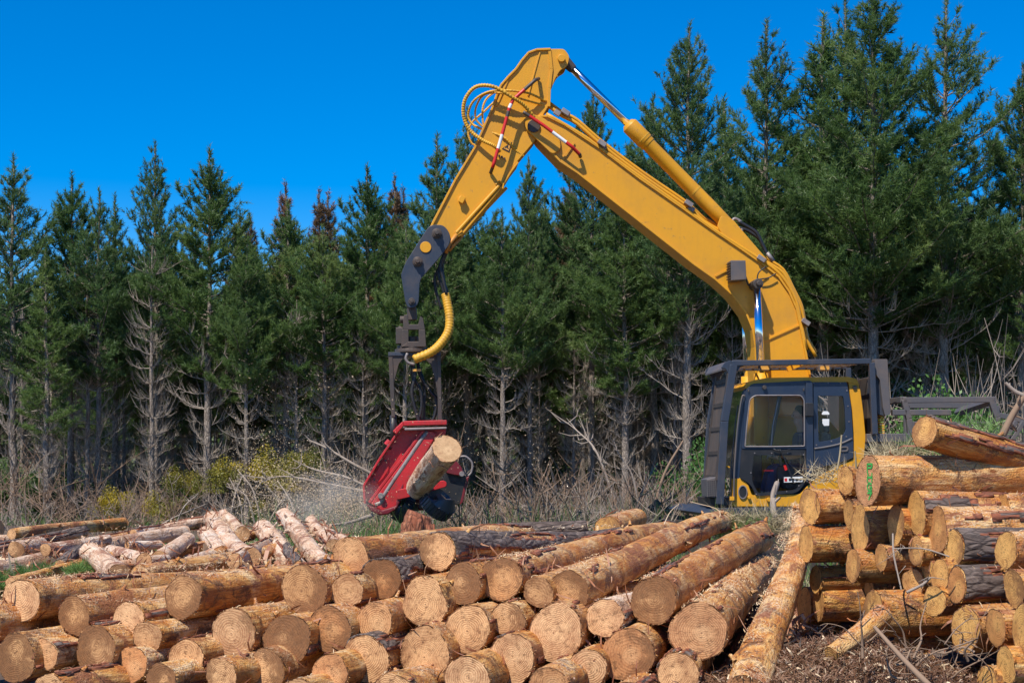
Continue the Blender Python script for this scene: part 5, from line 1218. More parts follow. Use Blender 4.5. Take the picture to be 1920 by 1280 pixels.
def place_tree(T, x, y, h, rz, label, group=None, cat='tree', wide=1.0, name='pine_tree', z=None):
    s_ = h / T['H']; e = empty(name, (x, y, GZ - .1 if z is None else z), label, cat, group); e.scale = (s_ * wide, s_ * wide, s_); e.rotation_euler = (0, 0, rz)
    for kx_ in ('trunk', 'crown', 'dead_branches', 'flowers'):
        if kx_ in T: o = bpy.data.objects.new(kx_, T[kx_]); col.objects.link(o); o.parent = e
    return e

TA = make_pine(11, 14.5, .64, 2.3, 'needle', k=18, dens=1.1)         # broad and dense
TB = make_pine(12, 13.0, .66, 1.9, 'needle_blue', k=17, dens=.85, asym=.2)
TC = make_pine(13, 10.5, .60, 1.7, 'needle', k=18, dens=1.1)
TD = make_pine(14, 10.0, .60, 1.5, 'needle_blue', k=17, dens=.95)
TE = make_pine(15, 10.5, .56, 1.7, 'needle', k=17, dens=1.25, asym=.15)
TF_ = make_pine(16, 13.5, .60, 2.05, 'needle_blue', k=18, dens=1.05)
TG = make_pine(17, 11.0, .70, 1.0, 'needle', k=15, dens=.9)
TB1 = make_pine(21, 11.0, .70, 1.9, 'needle', k=14, dens=1.0, dead=.9)
TB2 = make_pine(22, 11.0, .68, 2.0, 'needle_blue', k=14, dens=1.0, dead=.9)
TDEAD = make_pine(31, 8.0, .12, 1.1, 'needle', k=4, dens=.2, dead=1.3); TDEAD.pop('crown')
TDEAD2 = make_pine(32, 8.0, .12, .9, 'needle', k=4, dens=.2, dead=1.1); TDEAD2.pop('crown')
TR = make_pine(23, 11.0, .70, .85, 'needle_rust', k=16, dens=1.7, dead=.3)

GT = 'pines along the forest edge'
front_trees = [  # apex px, apex py, foot px, Y, template, width, label
    (18, 300, 44, 47, TD, 1.1, 'spired pine at the left picture edge'),
    (140, 335, 128, 49, TC, 1.0, 'pine with forked-looking tip second from the left edge'),
    (186, 362, 186, 47.5, TD, .9, 'slim pine whose narrow tip stands left of the low notch in the tree line'),
    (212, 370, 232, 50, TG, 1.0, 'thin short-tipped pine squeezed before the tall open-crowned pine'),
    (300, 272, 277, 48, TB, .8, 'tall open-crowned pine with bare grey lower trunk left of centre-left'),
    (392, 285, 375, 47, TC, 1.05, 'tall dense conical pine with pale trunk and twiggy dead limbs'),
    (330, 400, 250, 51, TE, .8, 'shorter pine hidden between the open-crowned and the conical pine'),
    (465, 455, 455, 46, TE, .85, 'low bushy pine right of the dense conical pine'),
    (535, 385, 530, 49, TC, 1.0, 'pine in front of the reddish-topped gum with pale bowed limbs'),
    (600, 430, 615, 47, TE, 1.05, 'rounded bright pine above the brush pile left of the harvester head'),
    (684, 318, 680, 48, TC, .95, 'sharp narrow-tipped pine left of the leaning excavator stick'),
    (760, 420, 765, 46, TE, .9, 'bushy pine directly behind the black link plates'),
    (806, 262, 850, 50, TD, 1.0, 'pine with ragged spire just left of the stick'),
    (862, 208, 900, 51, TB, .8, 'thin-spired pine poking out left of the hose loops'),
    (930, 400, 960, 46, TE, 1.0, 'broad-crowned pine filling the angle below the elbow of the boom'),
    (1000, 300, 985, 48, TF_, .75, 'pine with pale straight trunk behind the wrapped yellow hose'),
    (1108, 175, 1105, 49, TF_, .85, 'pine with bare dark trunk in the middle, its tip seen under the chrome rod'),
    (1165, 380, 1180, 46.5, TC, 1.2, 'pine crossing behind the middle of the boom'),
    (1222, 190, 1230, 51, TD, 1.0, 'narrow pine left of the tall one beside the yellow cylinder'),
    (1286, 52, 1285, 46, TF_, .92, 'tall pine with thick pale trunk left of the cab, tip above the yellow cylinder'),
    (1360, 190, 1360, 51, TG, 1.3, 'thin pine between the two tall pines above the boom bend'),
    (1432, 45, 1440, 49, TB, 1.0, 'tall spired pine above the bend of the boom'),
    (1500, 250, 1500, 50, TE, 1.0, 'mid-height pine at the left foot of the biggest pine'),
    (1548, 40, 1545, 49, TG, 1.5, 'narrow side spire left of the biggest pine'),
    (1592, 5, 1580, 50, TB, .9, 'second side spire beside the biggest pine'),
    (1632, -40, 1640, 46, TA, 1.12, 'biggest and densest pine, cut by the top of the picture, at right'),
    (1765, 5, 1777, 47, TB, 1.05, 'tall lean pine with dark bare trunk behind the handrails'),
    (1700, 330, 1700, 51, TE, 1.0, 'shadowed pine between the biggest pine and the lean one'),
    (1838, 380, 1850, 50, TE, .95, 'low ragged pine between the lean pine and the right edge'),
    (1916, 125, 1910, 47, TA, .95, 'pine cut by the right edge of the picture'),
    (90, 470, 88, 46, TG, 1.2, 'low pine with thin pale trunk near the left edge'),
]
rt = random.Random(5)
for ax_, ay_, fx_, Y_, T, wd, lb_ in front_trees:
    top = P(ax_, ay_, Y_); foot = P(fx_, 900, Y_); xx = (top.x + foot.x) / 2 * 1.0
    h = top.z - GZ + .1
    place_tree(T, top.x * .65 + foot.x * .35, Y_, h, rt.random() * 6.28, lb_, GT, wide=wd * T['H'] / h * (h / T['H']))
def gap_line(px):
    return float(np.interp(px, [0, 100, 240, 330, 450, 500, 650, 750, 830, 1000, 1150, 1300, 1480, 1650, 1750, 1850, 1920], [490, 500, 480, 450, 460, 440, 420, 400, 400, 370, 350, 300, 280, 230, 330, 380, 330]))
for Y_, step in ((54, 92), (60, 78), (67, 70), (75, 66)):
    px = -190 + rt.random() * 40
    while px < 2110:
        ay_ = gap_line(px) + rt.uniform(5, 120); t_ = P(px, ay_, Y_)
        place_tree(rt.choice((TB1, TB2)), t_.x, Y_ + rt.uniform(-1.5, 1.5), t_.z - GZ + .1, rt.random() * 6.28, 'dense green pine standing in the shade behind the front row of the forest', 'pines deeper in the forest', wide=rt.uniform(.95, 1.3))
        px += step * rt.uniform(.75, 1.25)
for px, py, lb_ in ((535, 340, 'reddish pointed gum top, leftmost of the rust-tinged trees'), (597, 355, 'dark slim rust-tinged gum beside the brightest orange one'), (622, 360, 'brightest orange-brown pointed gum top left of the sharp narrow-tipped pine'), (735, 330, 'rust-tinged gum top between the sharp pine and the ragged spire'), (752, 350, 'faint small rust-tinged gum top next to the ragged spire'), (705, 400, 'low rust-tinged gum right of the sharp narrow-tipped pine'), (450, 405, 'small rust-tinged gum top right of the dense conical pine'), (476, 405, 'second small rust-tinged top right of the dense conical pine'), (1060, 330, 'faint rust-tinged gum seen inside the angle of boom and stick')):
    t_ = P(px, py, 56); place_tree(TR, t_.x, 56, t_.z - GZ, rt.random() * 6.28, lb_, 'rust-tinged gums behind the pines', wide=1.0, name='gum_tree')

for i in range(48):
    px = -30 + 1960 * (i + rt.random()) / 48; Y_ = rt.uniform(46.5, 58); q = P(px, 960, Y_)
    place_tree(rt.choice((TDEAD, TDEAD2)), q.x, Y_, rt.uniform(4.5, 8), rt.random() * 6.28, 'thin bare dead pine standing between the green ones inside the forest', 'bare dead pines inside the forest', name='dead_pine')
# far bare trunks inside the forest at the right
paths = []
rg = np.random.default_rng(3)
for i in range(26):
    px = rg.uniform(1560, 1900); Y_ = rg.uniform(58, 80); h = rg.uniform(5, 9); b_ = P(px, 960, Y_)
    k_ = np.linspace(0, 1, 6)[:, None]; pts = np.concatenate([b_.x + rg.normal() * .2 * k_, Y_ + 0 * k_, GZ + h * k_], 1)
    V, Fc = multi_tubes([(pts, np.linspace(.09, .04, 6))], 7)
    o = mesh_np('bare_tree', V, Fc, M['dead'], smooth=True); tag(o, 'pale bare trunk far back in the forest above the handrails', 'tree', 'bare trunks far back in the forest')
# leaning dead pole and slash
def stick_obj(pts, r0, r1, label, mat='dead', name='dead_branch', twigs=0, seed=0, cat='branch', group='dead branches in the brush'):
    rg = np.random.default_rng(seed); pts = np.array([tuple(p) for p in spline(pts, 5)]); n = len(pts); ph = [(pts, np.linspace(r0, r1, n))]
    for _ in range(twigs):
        i = int(rg.integers(n // 4, n - 1)); dv = unit(unit(pts[i] - pts[i - 1]) * .8 + rg.normal(size=3) * .55); lt = rg.uniform(.12, .45) * np.linalg.norm(pts[-1] - pts[0]) * .5
        q = np.stack([pts[i], pts[i] + dv * lt * .5 + rg.normal(size=3) * .03, pts[i] + dv * lt + rg.normal(size=3) * .05 + np.array([0, 0, lt * .2])]); ph.append((q, [r0 * .45, r0 * .35, r0 * .12]))
    V, Fc = multi_tubes(ph, 6); o = mesh_np(name, V, Fc, M[mat], smooth=True); return tag(o, label, cat, group)
stick_obj([P(1218, 985, 30), P(1245, 890, 30), P(1281, 826, 30)], .035, .02, 'straight brown pole leaning to the right before the thick pale trunk', 'dead_brown', 'leaning_pole', group=None, cat='pole')
stick_obj([P(720, 900, 24), P(660, 868, 24), P(610, 838, 24.2), P(580, 827, 24.4)], .03, .007, 'long grey bough pointing up left from the harvester head, uppermost of three', twigs=9, seed=1)
stick_obj([P(715, 925, 23.5), P(650, 895, 23.6), P(590, 880, 24), P(550, 862, 24)], .026, .007, 'middle grey bough reaching left from the harvester head', twigs=10, seed=2)
stick_obj([P(705, 925, 23), P(620, 908, 23), P(540, 893, 23.5), P(490, 898, 23.5)], .024, .006, 'lowest long pale bough reaching far left from the harvester head', twigs=10, seed=3)
stick_obj([P(700, 965, 22), P(650, 980, 22), P(600, 985, 22)], .03, .012, 'short bough lying low under the harvester head to the left', twigs=6, seed=31)
stick_obj([P(1160, 960, 33), P(1120, 850, 33), P(1085, 810, 33.5), P(1060, 790, 34)], .03, .008, 'curving dead bough arching left above the brush in the middle', twigs=14, seed=4)
stick_obj([P(1200, 960, 32), P(1185, 890, 32), P(1160, 850, 32), P(1150, 822, 32)], .022, .006, 'upright forked dead branch in the brush right of the middle', twigs=9, seed=5)
stick_obj([P(1470, 985, 17.5), P(1452, 965, 17.5), P(1450, 930, 17.6), P(1457, 905, 17.8)], .04, .03, 'bent grey stick standing before the deck of the excavator', twigs=5, seed=6)
stick_obj([P(1640, 1175, 10.4), P(1680, 1220, 10.2), P(1720, 1262, 10.0), P(1760, 1300, 9.9)], .013, .022, 'bare grey stick lying diagonally over the root tangle at lower right', 'dead_brown', twigs=3, seed=7)
stick_obj([P(1880, 815, 12.6), P(1900, 775, 12.6), P(1925, 735, 12.6)], .03, .022, 'red-brown broken branch standing up at the right edge', 'dead_brown', twigs=4, seed=8)
stick_obj([P(1885, 717, 12.6), P(1905, 735, 12.6), P(1930, 745, 12.6)], .012, .022, 'grey twig end crossing the broken branch at the right edge', twigs=2, seed=81)
stick_obj([P(1570, 880, 13.4), P(1575, 850, 13.4), P(1578, 815, 13.4)], .008, .007, 'thin upright yellow-green cane before the cab sill', 'straw', 'cane', cat='cane', group='canes on the right stack')
stick_obj([P(1606, 900, 13.2), P(1605, 870, 13.2), P(1603, 845, 13.2)], .009, .007, 'short upright cane right of the thin one before the cab sill', 'straw', 'cane', cat='cane', group='canes on the right stack')
stick_obj([P(1674, 1000, 12), P(1676, 1040, 11.9), P(1690, 1105, 11.8)], .007, .006, 'thin twig hanging in front of the right stack', twigs=3, seed=9)
stick_obj([P(1780, 1043, 11.4), P(1730, 1028, 11.5), P(1676, 1028, 11.7)], .006, .005, 'thin twig lying level across the ends of the right stack', twigs=4, seed=10)
stick_obj([P(1700, 1110, 11.3), P(1730, 1095, 11.3), P(1745, 1082, 11.3)], .012, .008, 'forked dark twig over the drooping ringed end', twigs=4, seed=12)
for k in range(2):
    a_ = P(1238 + k * 95, 1000 - k * 4, 16.5); stick_obj([a_, a_ + Vector((.1, .1, .2)), a_ + Vector((.2 * (-1) ** k, .1, .3))], .006, .003, 'peeled splinter sticking up from the back of the middle stack', 'shaving', 'splinter', cat='splinter', group='splinters on the middle stack')
for k, (x0, y0, x1, y1, x2, y2) in enumerate([(490, 985, 475, 920, 445, 880), (480, 990, 462, 930, 425, 912), (455, 985, 450, 940, 430, 895), (430, 980, 440, 930, 455, 890), (330, 985, 345, 950, 372, 925), (500, 990, 520, 950, 540, 930), (555, 985, 545, 940, 520, 900), (300, 985, 330, 968, 385, 945), (400, 985, 420, 960, 470, 940)]):
    stick_obj([P(x0, y0, 24), P(x1, y1, 24), P(x2, y2, 24.3)], .016, .006, 'thin arching grey stem in the brush behind the left logs', twigs=6, seed=40 + k, group='arching stems in the brush')

# brush clumps: bundles of grey dead stems
def brush_mesh(seed, n, h, spread, mat='dead'):
    rg = np.random.default_rng(seed); ph = []
    for _ in range(n):
        b_ = np.array([rg.normal() * spread * .5, rg.normal() * spread * .4, 0]); dv = unit(np.array([rg.normal() * .55, rg.normal() * .5, 1.0])); L = h * rg.uniform(.4, 1.1)
        bend_ = rg.normal(size=3) * .25 * L; bend_[2] = -abs(bend_[2]) * .6; t = np.linspace(0, 1, 7)[:, None]
        pts = b_ + dv * L * t + bend_ * t * t; ph.append((pts, np.linspace(.009, .003, 7)))
        for _ in range(7):
            i = int(rg.integers(2, 6)); d2 = unit(dv + rg.normal(size=3) * .6); l2 = rg.uniform(.1, .35) * L; ph.append((np.stack([pts[i], pts[i] + d2 * l2 * .5, pts[i] + d2 * l2 + [0, 0, .04]]), [.005, .004, .0015]))
    V, Fc = multi_tubes(ph, 3); o = mesh_np('brush', V, Fc, M[mat]); me = o.data; bpy.data.objects.remove(o); return me
BR = [brush_mesh(i, 30, 1.1, .9, 'dead_brown' if i % 2 else 'dead') for i in range(4)] + [brush_mesh(9, 30, 1.0, .9, 'dead_brown')]
def bush_mesh(seed, R_, H_, n, mat, leaf=.05, lumps=12):
    rg = np.random.default_rng(seed); c = rg.normal(size=(lumps, 3)) * [R_ * .5, R_ * .5, H_ * .25] + [0, 0, H_ * .5]; c[:, 2] = np.clip(c[:, 2], .1, H_)
    i = rg.integers(0, lumps, n); p = c[i] + unit(rg.normal(size=(n, 3))) * (R_ * .42) * rg.random((n, 1)) ** .4
    p[:, 2] = np.abs(p[:, 2]); d = unit(rg.normal(size=(n, 3)) + [0, 0, .3]); s_ = unit(np.cross(d, rg.normal(size=(n, 3)))); l = leaf * rg.uniform(.6, 1.4, (n, 1))
    V = np.stack([p, p + d * l * .5 + s_ * l * .3, p + d * l, p + d * l * .5 - s_ * l * .3], 1).reshape(-1, 3); o = mesh_np('bush', V, np.arange(len(V)).reshape(-1, 4), M[mat]); me = o.data; bpy.data.objects.remove(o)
    return me
BU = [bush_mesh(1, 1.2, 1.8, 5200, 'leaf', .07), bush_mesh(2, 1.0, 1.3, 4200, 'needle', .09), bush_mesh(3, .8, .9, 3600, 'leaf', .05)]
GO = bush_mesh(5, .9, 1.4, 4200, 'gorse', .06)
def inst(me, name, loc, s_, rz, label, cat, group):
    o = bpy.data.objects.new(name, me); col.objects.link(o); o.location = loc; o.scale = (s_, s_, s_) if not hasattr(s_, '__len__') else s_; o.rotation_euler = (0, 0, rz); return tag(o, label, cat, group)
rb_ = random.Random(8)
for i in range(44):
    px = 560 + (1340 - 560) * (i + rb_.random()) / 44; Y_ = rb_.uniform(22, 34); q = P(px, 960, Y_)
    inst(BR[i % 5], 'brush_clump', (q.x, Y_, GZ - .05), rb_.uniform(.8, 1.35) * (1.35 if px > 880 else 1.0), rb_.random() * 6.28, 'tangle of thin grey dead stems among the brush between the logs and the forest', 'brush', 'dead brush between logs and forest')
for i in range(7):
    px = -40 + 640 * (i + rb_.random()) / 7; Y_ = rb_.uniform(36, 44); q = P(px, 960, Y_)
    inst(BR[i % 5], 'brush_clump', (q.x, Y_, GZ - .05), rb_.uniform(.9, 1.6), rb_.random() * 6.28, 'tangle of dead stems at the foot of the forest on the left', 'brush', 'dead brush at the foot of the left forest')
for i in range(30):
    px = -40 + 2010 * (i + rb_.random()) / 30; Y_ = rb_.uniform(48, 58); q = P(px, 960, Y_)
    inst(BU[1 if px < 1600 else 0], 'shrub', (q.x, Y_, GZ - .1), rb_.uniform(.7, 1.25), rb_.random() * 6.28, 'green shrub growing in the shade at the foot of the forest', 'shrub', 'green shrubs under the forest edge')
for px, py, Y_, s_, lb_ in ((1700, 800, 44, 1.5, 'bright green shrub behind the lower handrail'), (1830, 790, 44, 1.7, 'bright green shrub behind the right handrail post'), (1880, 720, 52, 1.9, 'tall green shrub right of the dark bare trunk'), (1665, 740, 50, 2.0, 'tall green shrub right behind the rear guard plate'), (1290, 965, 24, .55, 'small fresh green weed bush before the lamp box of the excavator'), (1330, 850, 43, 1.1, 'green shrub left of the cab guard at trunk height')):
    q = P(px, py, Y_); inst(BU[2] if Y_ < 30 else BU[0], 'shrub', (q.x, Y_, GZ), (s_, s_, s_ * 1.3), px, lb_, 'shrub', None)
for px, py, Y_, s_, lb_ in ((205, 925, 46, .7, 'faint yellow gorse clump at the left among thin trunks'), (300, 935, 46, .7, 'yellow gorse clump beside the pale grey trunk at left'), (345, 885, 46.5, .65, 'yellow gorse clump right of the pale grey trunk at left'), (412, 870, 46, .8, 'yellow gorse clump behind the twiggy dead limbs'), (520, 855, 45.5, .95, 'brightest yellow gorse clump above the chip spray'), (568, 850, 45.5, .7, 'yellow gorse clump left of the long grey boughs'), (470, 940, 47, .5, 'small low yellow gorse clump near the chips')):
    q = P(px, py, Y_); inst(GO, 'gorse_bush', (q.x, Y_, max(GZ, q.z - 1.0 * s_)), s_, px, lb_, 'gorse', None)
for i in range(46):
    px = -40 + 2000 * (i + rb_.random()) / 46; Y_ = rb_.uniform(44, 58); q = P(px, 960, Y_)
    inst(BR[i % 5], 'twig_tangle', (q.x, Y_, GZ - .05), rb_.uniform(1.2, 2.6), rb_.random() * 6.28, 'tangle of dead twigs standing under the pines inside the forest', 'brush', 'dead twigs under the pines')
for i, (px, Y_, s_, lb_) in enumerate(((1850, 44, 4.2, 'tall bare grey shrub at right above the handrail'), (1905, 43, 4.6, 'bare grey shrub cut by the right picture edge'), (1590, 45, 4.0, 'bare grey twigs hanging behind the boom foot'), (1540, 46, 4.2, 'bare grey twigs right of the boom bend'))):
    q = P(px, 960, Y_); inst(BR[(0, 2)[i % 2]], 'bare_shrub', (q.x, Y_, GZ + .4), (s_ * .8, s_ * .6, s_), i * 1.3, lb_, 'shrub', None)
# stump under the head
V = []; rgx = random.Random(2)
mb = MB(); c_ = P(783, 1000, 20.5); mb.tube([c_ - UP * .4, c_, c_ + UP * .2, P(786, 962, 20.5)], [.26, .2, .17, .15], 14)
for k in range(9): a = k * .7; p_ = c_ + Vector((math.cos(a) * .17, math.sin(a) * .17, .0)); mb.tube([p_ - UP * .3, p_ + UP * .12, p_ + UP * (.1 + .05 * k % .2)], [.07, .05, .02], 6)
tag(mb.build('stump', M['bark_red'], smooth=True, loc=tuple(c_)), 'torn red-brown stump under the harvester head', 'stump')
mb = MB(); mb.tube([P(1228, 965, 26), P(1245, 950, 26)], .17, 12); mb.tube([P(1250, 975, 26), P(1240, 955, 26)], .12, 10); tag(mb.build('stump', M['bark_red'], smooth=True), 'broken orange stump in the brush left of the excavator', 'stump')

# ---------------------------------------------------------------- loose stuff: grass, chips, shavings, bark
def scatter(name, n, fn, mat, seed, quad=False):
    rg = np.random.default_rng(seed); V = fn(rg, n); k = 3
    o = mesh_np(name, V.reshape(-1, 3), np.arange(V.size // 3).reshape(-1, V.shape[1]), M[mat]); return tag(o, kind='stuff')
def blades(x0, x1, y0, y1, h, wd, zf=None, lean=.35, upb=1.0, mask=None):
    def f(rg, n):
        x = rg.uniform(x0, x1, n); y = rg.uniform(y0, y1, n)
        if mask: k_ = mask(x, y); x, y = x[k_], y[k_]; n = len(x)
        z = np.array([ground_z(a, b) for a, b in zip(x, y)]); p = np.stack([x, y, z - .02], 1)
        d = unit(np.stack([rg.normal(size=n) * lean, rg.normal(size=n) * lean, np.ones(n) * upb], 1)); l = h * rg.uniform(.4, 1.3, (n, 1)); s_ = unit(np.cross(d, rg.normal(size=(n, 3)))) * wd
        return np.stack([p - s_, p + s_, p + d * l], 1)
    return f
def patchy(sc, thr): return lambda x, y: np.array([mnoise.noise(Vector((a * sc, b * sc, 0))) > thr for a, b in zip(x, y)])
scatter('green_weeds', 60000, blades(-6, 5.0, 18.5, 30, .50, .009, lean=.45, mask=patchy(.6, .0)), 'grass', 1)
scatter('tall_weeds', 11000, blades(-3.6, 4.5, 20.5, 27, 1.0, .011, lean=.4, mask=patchy(.8, .12)), 'grass', 41)
scatter('dry_grass', 42000, blades(-4.5, 6.0, 18, 38, .42, .007, lean=.55), 'straw', 2)
scatter('forest_floor_growth', 30000, blades(-20, 20, 44, 62, .40, .018, mask=patchy(.35, .05), lean=.5), 'needle', 3)
def far_under(rg, n):
    x = rg.uniform(-32, 34, n); y = rg.uniform(80, 88, n); z = GZ + rg.random(n) ** 1.3 * 5.5; p = np.stack([x, y, z], 1); d = unit(rg.normal(size=(n, 3))); s_ = unit(np.cross(d, rg.normal(size=(n, 3)))) * .19
    return np.stack([p - s_, p + s_, p + d * .7], 1)
scatter('far_forest_undergrowth', 80000, far_under, 'needle_blue', 33)
def slivers(centre_fn, size, wd):
    def f(rg, n):
        p, nrm = centre_fn(rg, n); n = len(p); t = unit(np.cross(nrm, rg.normal(size=(n, 3)))); l = size * rg.uniform(.3, 1.5, (n, 1)); t = unit(t + nrm * rg.normal(size=(n, 1)) * .35)
        s_ = unit(np.cross(t, nrm + rg.normal(size=(n, 3)) * .4)) * wd * rg.uniform(.4, 1.4, (n, 1)); mid = p + t * l * .5 + nrm * l * rg.uniform(-.05, .3, (n, 1))
        return np.stack([p - s_, p + s_, mid + s_, mid - s_], 1), np.stack([mid - s_, mid + s_, p + t * l + s_ * .3, p + t * l - s_ * .3], 1)
    def g_(rg, n): a, b = f(rg, n); return np.concatenate([a, b])
    return g_
def on_logs(rg, n):
    w_ = np.array([(b - a).length * r0 * fz * (1.0 if a.y < 14 else .5) for a, b, r0, r1, fz in FUZZ]); w_ /= w_.sum(); i = rg.choice(len(FUZZ), n, p=w_); out = []; nn = []
    for j in i:
        A, B, r0, r1, fz = FUZZ[j]; t = rg.random(); z = (B - A).normalized(); x = UP.cross(z).normalized(); y = z.cross(x)
        th = math.pi / 2 + rg.normal() * .42; d = x * math.cos(th) + y * math.sin(th); q = A.lerp(B, t) + d * ((r0 + (r1 - r0) * t) * rg.uniform(.99, 1.04) + .002)
        if mnoise.noise(q * 2.4) < -.12 and rg.random() < .85: continue
        out.append(q); nn.append(d)
    return np.array(out), np.array(nn)
scatter('wood_shavings', 40000, slivers(on_logs, .032, .0026), 'shaving', 4)
def on_ground(x0, x1, y0, y1, zo=.02, zs=.06):
    def f(rg, n):
        x = rg.uniform(x0, x1, n); y = rg.uniform(y0, y1, n); z = np.array([ground_z(a, b) for a, b in zip(x, y)]) + zo + np.abs(rg.normal(size=n)) * zs
        return np.stack([x, y, z], 1), unit(np.stack([rg.normal(size=n) * .5, rg.normal(size=n) * .5, np.ones(n)], 1))
    return f
scatter('bark_litter', 16000, slivers(on_ground(-7.5, 3.2, 13.4, 20), .16, .014), 'barkbits', 5)
scatter('pale_wood_splinters', 9000, slivers(on_ground(-7.5, 3.2, 13.4, 20), .14, .011), 'shaving', 6)
def on_logs_any(rg, n):
    p, nn = on_logs(rg, n); 
    return p + nn * .0, nn
def chunk_pts(rg, n):
    x = rg.uniform(-5.6, -1.9, n); y = 14.0 + rg.random(n) ** 1.2 * 4; k_ = np.array([mnoise.noise(Vector((a * 1.1, b * 1.1, 9))) > -.05 for a, b in zip(x, y)]); x, y = x[k_], y[k_]; n = len(x)
    z = np.array([ground_z(a, b) for a, b in zip(x, y)]) + rg.random(n) * .16
    return np.stack([x, y, z], 1), unit(np.stack([rg.normal(size=n) * .6, rg.normal(size=n) * .6 - .2, np.ones(n)], 1))
scatter('splintered_slabs', 1500, slivers(chunk_pts, .24, .028), 'shaving', 61)
scatter('torn_bark_slabs', 1300, slivers(chunk_pts, .22, .024), 'barkbits', 62)
scatter('bark_shreds_on_logs', 2600, slivers(on_logs_any, .06, .004), 'barkbits', 7)
def under_logs(rg, n):
    out = []; nn = []
    for _ in range(n):
        A, B, r0, r1, fz = FUZZ[rg.integers(0, len(FUZZ))]; t = rg.random() * .25; z = (B - A).normalized(); x = UP.cross(z).normalized(); y = z.cross(x); th = rg.random() * 6.28; d = x * math.cos(th) + y * math.sin(th)
        out.append(A.lerp(B, t) + d * r0 * 1.01); nn.append(-z)
    return np.array(out), np.array(nn)
scatter('hanging_bark_strips', 2600, slivers(under_logs, .11, .006), 'barkbits', 8)
def heap(rg, n):
    x = 2.35 + rg.normal(size=n) * .55; y = 11.1 + rg.normal(size=n) * .5; z = np.array([ground_z(a, b) for a, b in zip(x, y)]) + np.abs(rg.normal(size=n)) * .035
    return np.stack([x, y, z], 1), unit(np.stack([rg.normal(size=n) * .7, rg.normal(size=n) * .7 - .3, np.ones(n)], 1))
scatter('bark_mulch', 52000, slivers(heap, .055, .0032), 'mulch', 9)
scatter('pale_mulch_fibres', 2500, slivers(heap, .06, .005), 'shaving', 10)
# roots
for k in range(22):
    rg_ = random.Random(60 + k); a_ = P(rg_.uniform(1600, 1850), rg_.uniform(1200, 1275), rg_.uniform(10.3, 11.0)); pts = [a_]
    dv = Vector((rg_.uniform(-1, 1), rg_.uniform(-.3, .3), rg_.uniform(-.1, .9)))
    for _ in range(5): dv += Vector((rg_.uniform(-.6, .6), rg_.uniform(-.4, .4), rg_.uniform(-.6, .5))); pts.append(pts[-1] + dv.normalized() * rg_.uniform(.05, .12))
    stick_obj(pts, rg_.uniform(.004, .011), .002, 'reddish curly root in the tangle at lower right', 'dead_brown', 'root', twigs=3, seed=k, cat='root', group='roots in the tangle at lower right')
# debris and straw on the right stack top and deck
def tuft(px0, px1, py0, py1, Y_, h):
    def f(rg, n):
        x = rg.uniform(px0, px1, n); yv = rg.uniform(py0, py1, n); p = np.array([tuple(P(a, b, Y_ + rg.normal() * .25)) for a, b in zip(x, yv)]); d = unit(rg.normal(size=(n, 3)) * [1, .8, .7] + [0, 0, .5]); l = h * rg.uniform(.3, 1.2, (n, 1)); s_ = unit(np.cross(d, rg.normal(size=(n, 3)))) * .004
        return np.stack([p - s_, p + s_, p + d * l], 1)
    return f
scatter('dry_needle_debris', 2600, tuft(1640, 1800, 845, 872, 13.3, .2), 'straw', 11)
scatter('green_needle_debris', 1300, tuft(1700, 1840, 835, 868, 13.4, .22), 'grass', 12)
scatter('straw_on_stack_corner', 230, tuft(1500, 1600, 878, 905, 13.8, .2), 'straw', 13)
scatter('debris_behind_top_log', 260, tuft(1780, 1880, 790, 815, 13.0, .16), 'grass', 14)
scatter('debris_by_deck', 1500, tuft(1345, 1500, 965, 1000, 17.5, .25), 'straw', 15)
scatter('green_by_deck', 900, tuft(1335, 1440, 975, 1010, 17.5, .22), 'grass', 16)
# green needle tufts among the left logs
for px, py, s_, lb_ in ((62, 1066, .22, 'green pine sprig between logs at the left, larger of the two'), (152, 1064, .12, 'green pine sprig beside the white peeled block, smaller of the two'), (6, 1084, .12, 'green pine sprig at the left picture edge')):
    c_ = np.array(tuple(P(px, py + 12, 14.4))); n = 90; rgx = np.random.default_rng(px)
    d_ = unit(rgx.normal(size=(n, 3)) * [1, .7, .5] + [0, -.2, .35]); V, Fc = needles(c_ + rgx.normal(size=(n, 3)) * [s_ * .35, .1, .03], d_, rgx.uniform(.04, .09, n), 26, .085, .0022, rgx)
    tag(mesh_np('pine_sprig', V, Fc, M['grass']), lb_, 'pine sprig')
# flying chips from the head
def chips(rg, n):
    t = rg.random(n) ** 1.3; px = 672 - t * 215 + rg.normal(size=n) * 28; py = 945 + rg.normal(size=n) * (20 + 50 * t) - 12 * t; far = rg.random(n) < .12
    px = np.where(far, rg.uniform(430, 1150, n), px); py = np.where(far, rg.uniform(700, 960, n), py)
    p = np.array([tuple(P(a, b, 22.2 + rg.normal() * .8)) for a, b in zip(px, py)]); nn = unit(rg.normal(size=(n, 3)))
    return p, nn
scatter('flying_wood_chips', 15000, slivers(chips, .017, .0032), 'shaving', 20)

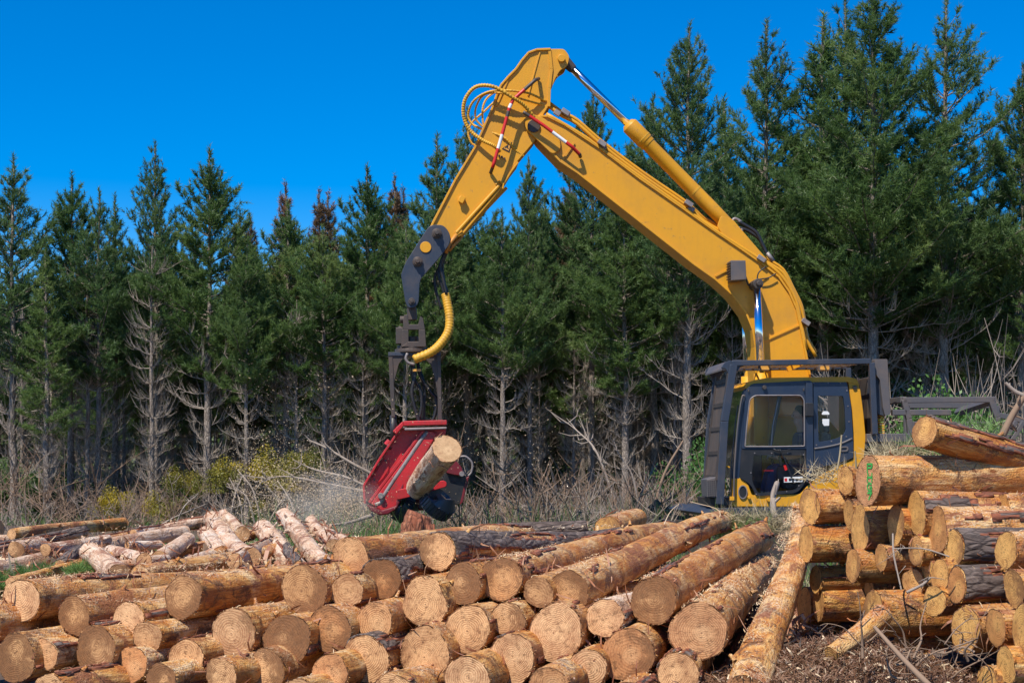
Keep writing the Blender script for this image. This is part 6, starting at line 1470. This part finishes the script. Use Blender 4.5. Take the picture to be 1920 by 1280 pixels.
# fine dust thrown out by the head
mb = MB(); c_ = P(640, 940, 21.6); mb.tube([c_ + Vector((-.95, 0, .05)), c_ + Vector((-.8, 0, .05)), c_ + Vector((-.4, 0, .03)), c_ + Vector((.1, 0, 0)), c_ + Vector((.45, 0, -.05)), c_ + Vector((.55, 0, -.05))], [.15, .45, .62, .55, .3, .1], 20)
dm = bpy.data.materials.new('sawdust_haze'); dm.use_nodes = True; dt = dm.node_tree; dt.nodes.clear()
pv = dt.nodes.new('ShaderNodeVolumePrincipled'); pv.inputs['Color'].default_value = (.95, .9, .82, 1); ou = dt.nodes.new('ShaderNodeOutputMaterial'); dt.links.new(pv.outputs[0], ou.inputs['Volume'])
tcn = dt.nodes.new('ShaderNodeTexCoord'); nz_ = dt.nodes.new('ShaderNodeTexNoise'); nz_.inputs['Scale'].default_value = 2.6; nz_.inputs['Detail'].default_value = 4; dt.links.new(tcn.outputs['Object'], nz_.inputs['Vector'])
vl = dt.nodes.new('ShaderNodeVectorMath'); vl.operation = 'LENGTH'; sc_ = dt.nodes.new('ShaderNodeVectorMath'); sc_.operation = 'MULTIPLY'; sc_.inputs[1].default_value = (1.25, 2.0, 1.9); dt.links.new(tcn.outputs['Object'], sc_.inputs[0]); dt.links.new(sc_.outputs[0], vl.inputs[0])
mr = dt.nodes.new('ShaderNodeMapRange'); mr.inputs[1].default_value = 1.0; mr.inputs[2].default_value = 0.0; mr.inputs[3].default_value = 0.0; mr.inputs[4].default_value = 1.0; dt.links.new(vl.outputs['Value'], mr.inputs[0])
mr2 = dt.nodes.new('ShaderNodeMapRange'); mr2.inputs[1].default_value = .42; mr2.inputs[2].default_value = .7; mr2.inputs[3].default_value = 0; mr2.inputs[4].default_value = 2.6; dt.links.new(nz_.outputs['Fac'], mr2.inputs[0])
mu = dt.nodes.new('ShaderNodeMath'); mu.operation = 'MULTIPLY'; dt.links.new(mr.outputs[0], mu.inputs[0]); dt.links.new(mr2.outputs[0], mu.inputs[1]); dt.links.new(mu.outputs[0], pv.inputs['Density'])
dust = mb.build('sawdust_cloud', dm, loc=tuple(c_ + Vector((-.2, 0, 0)))); tag(dust, kind='stuff')
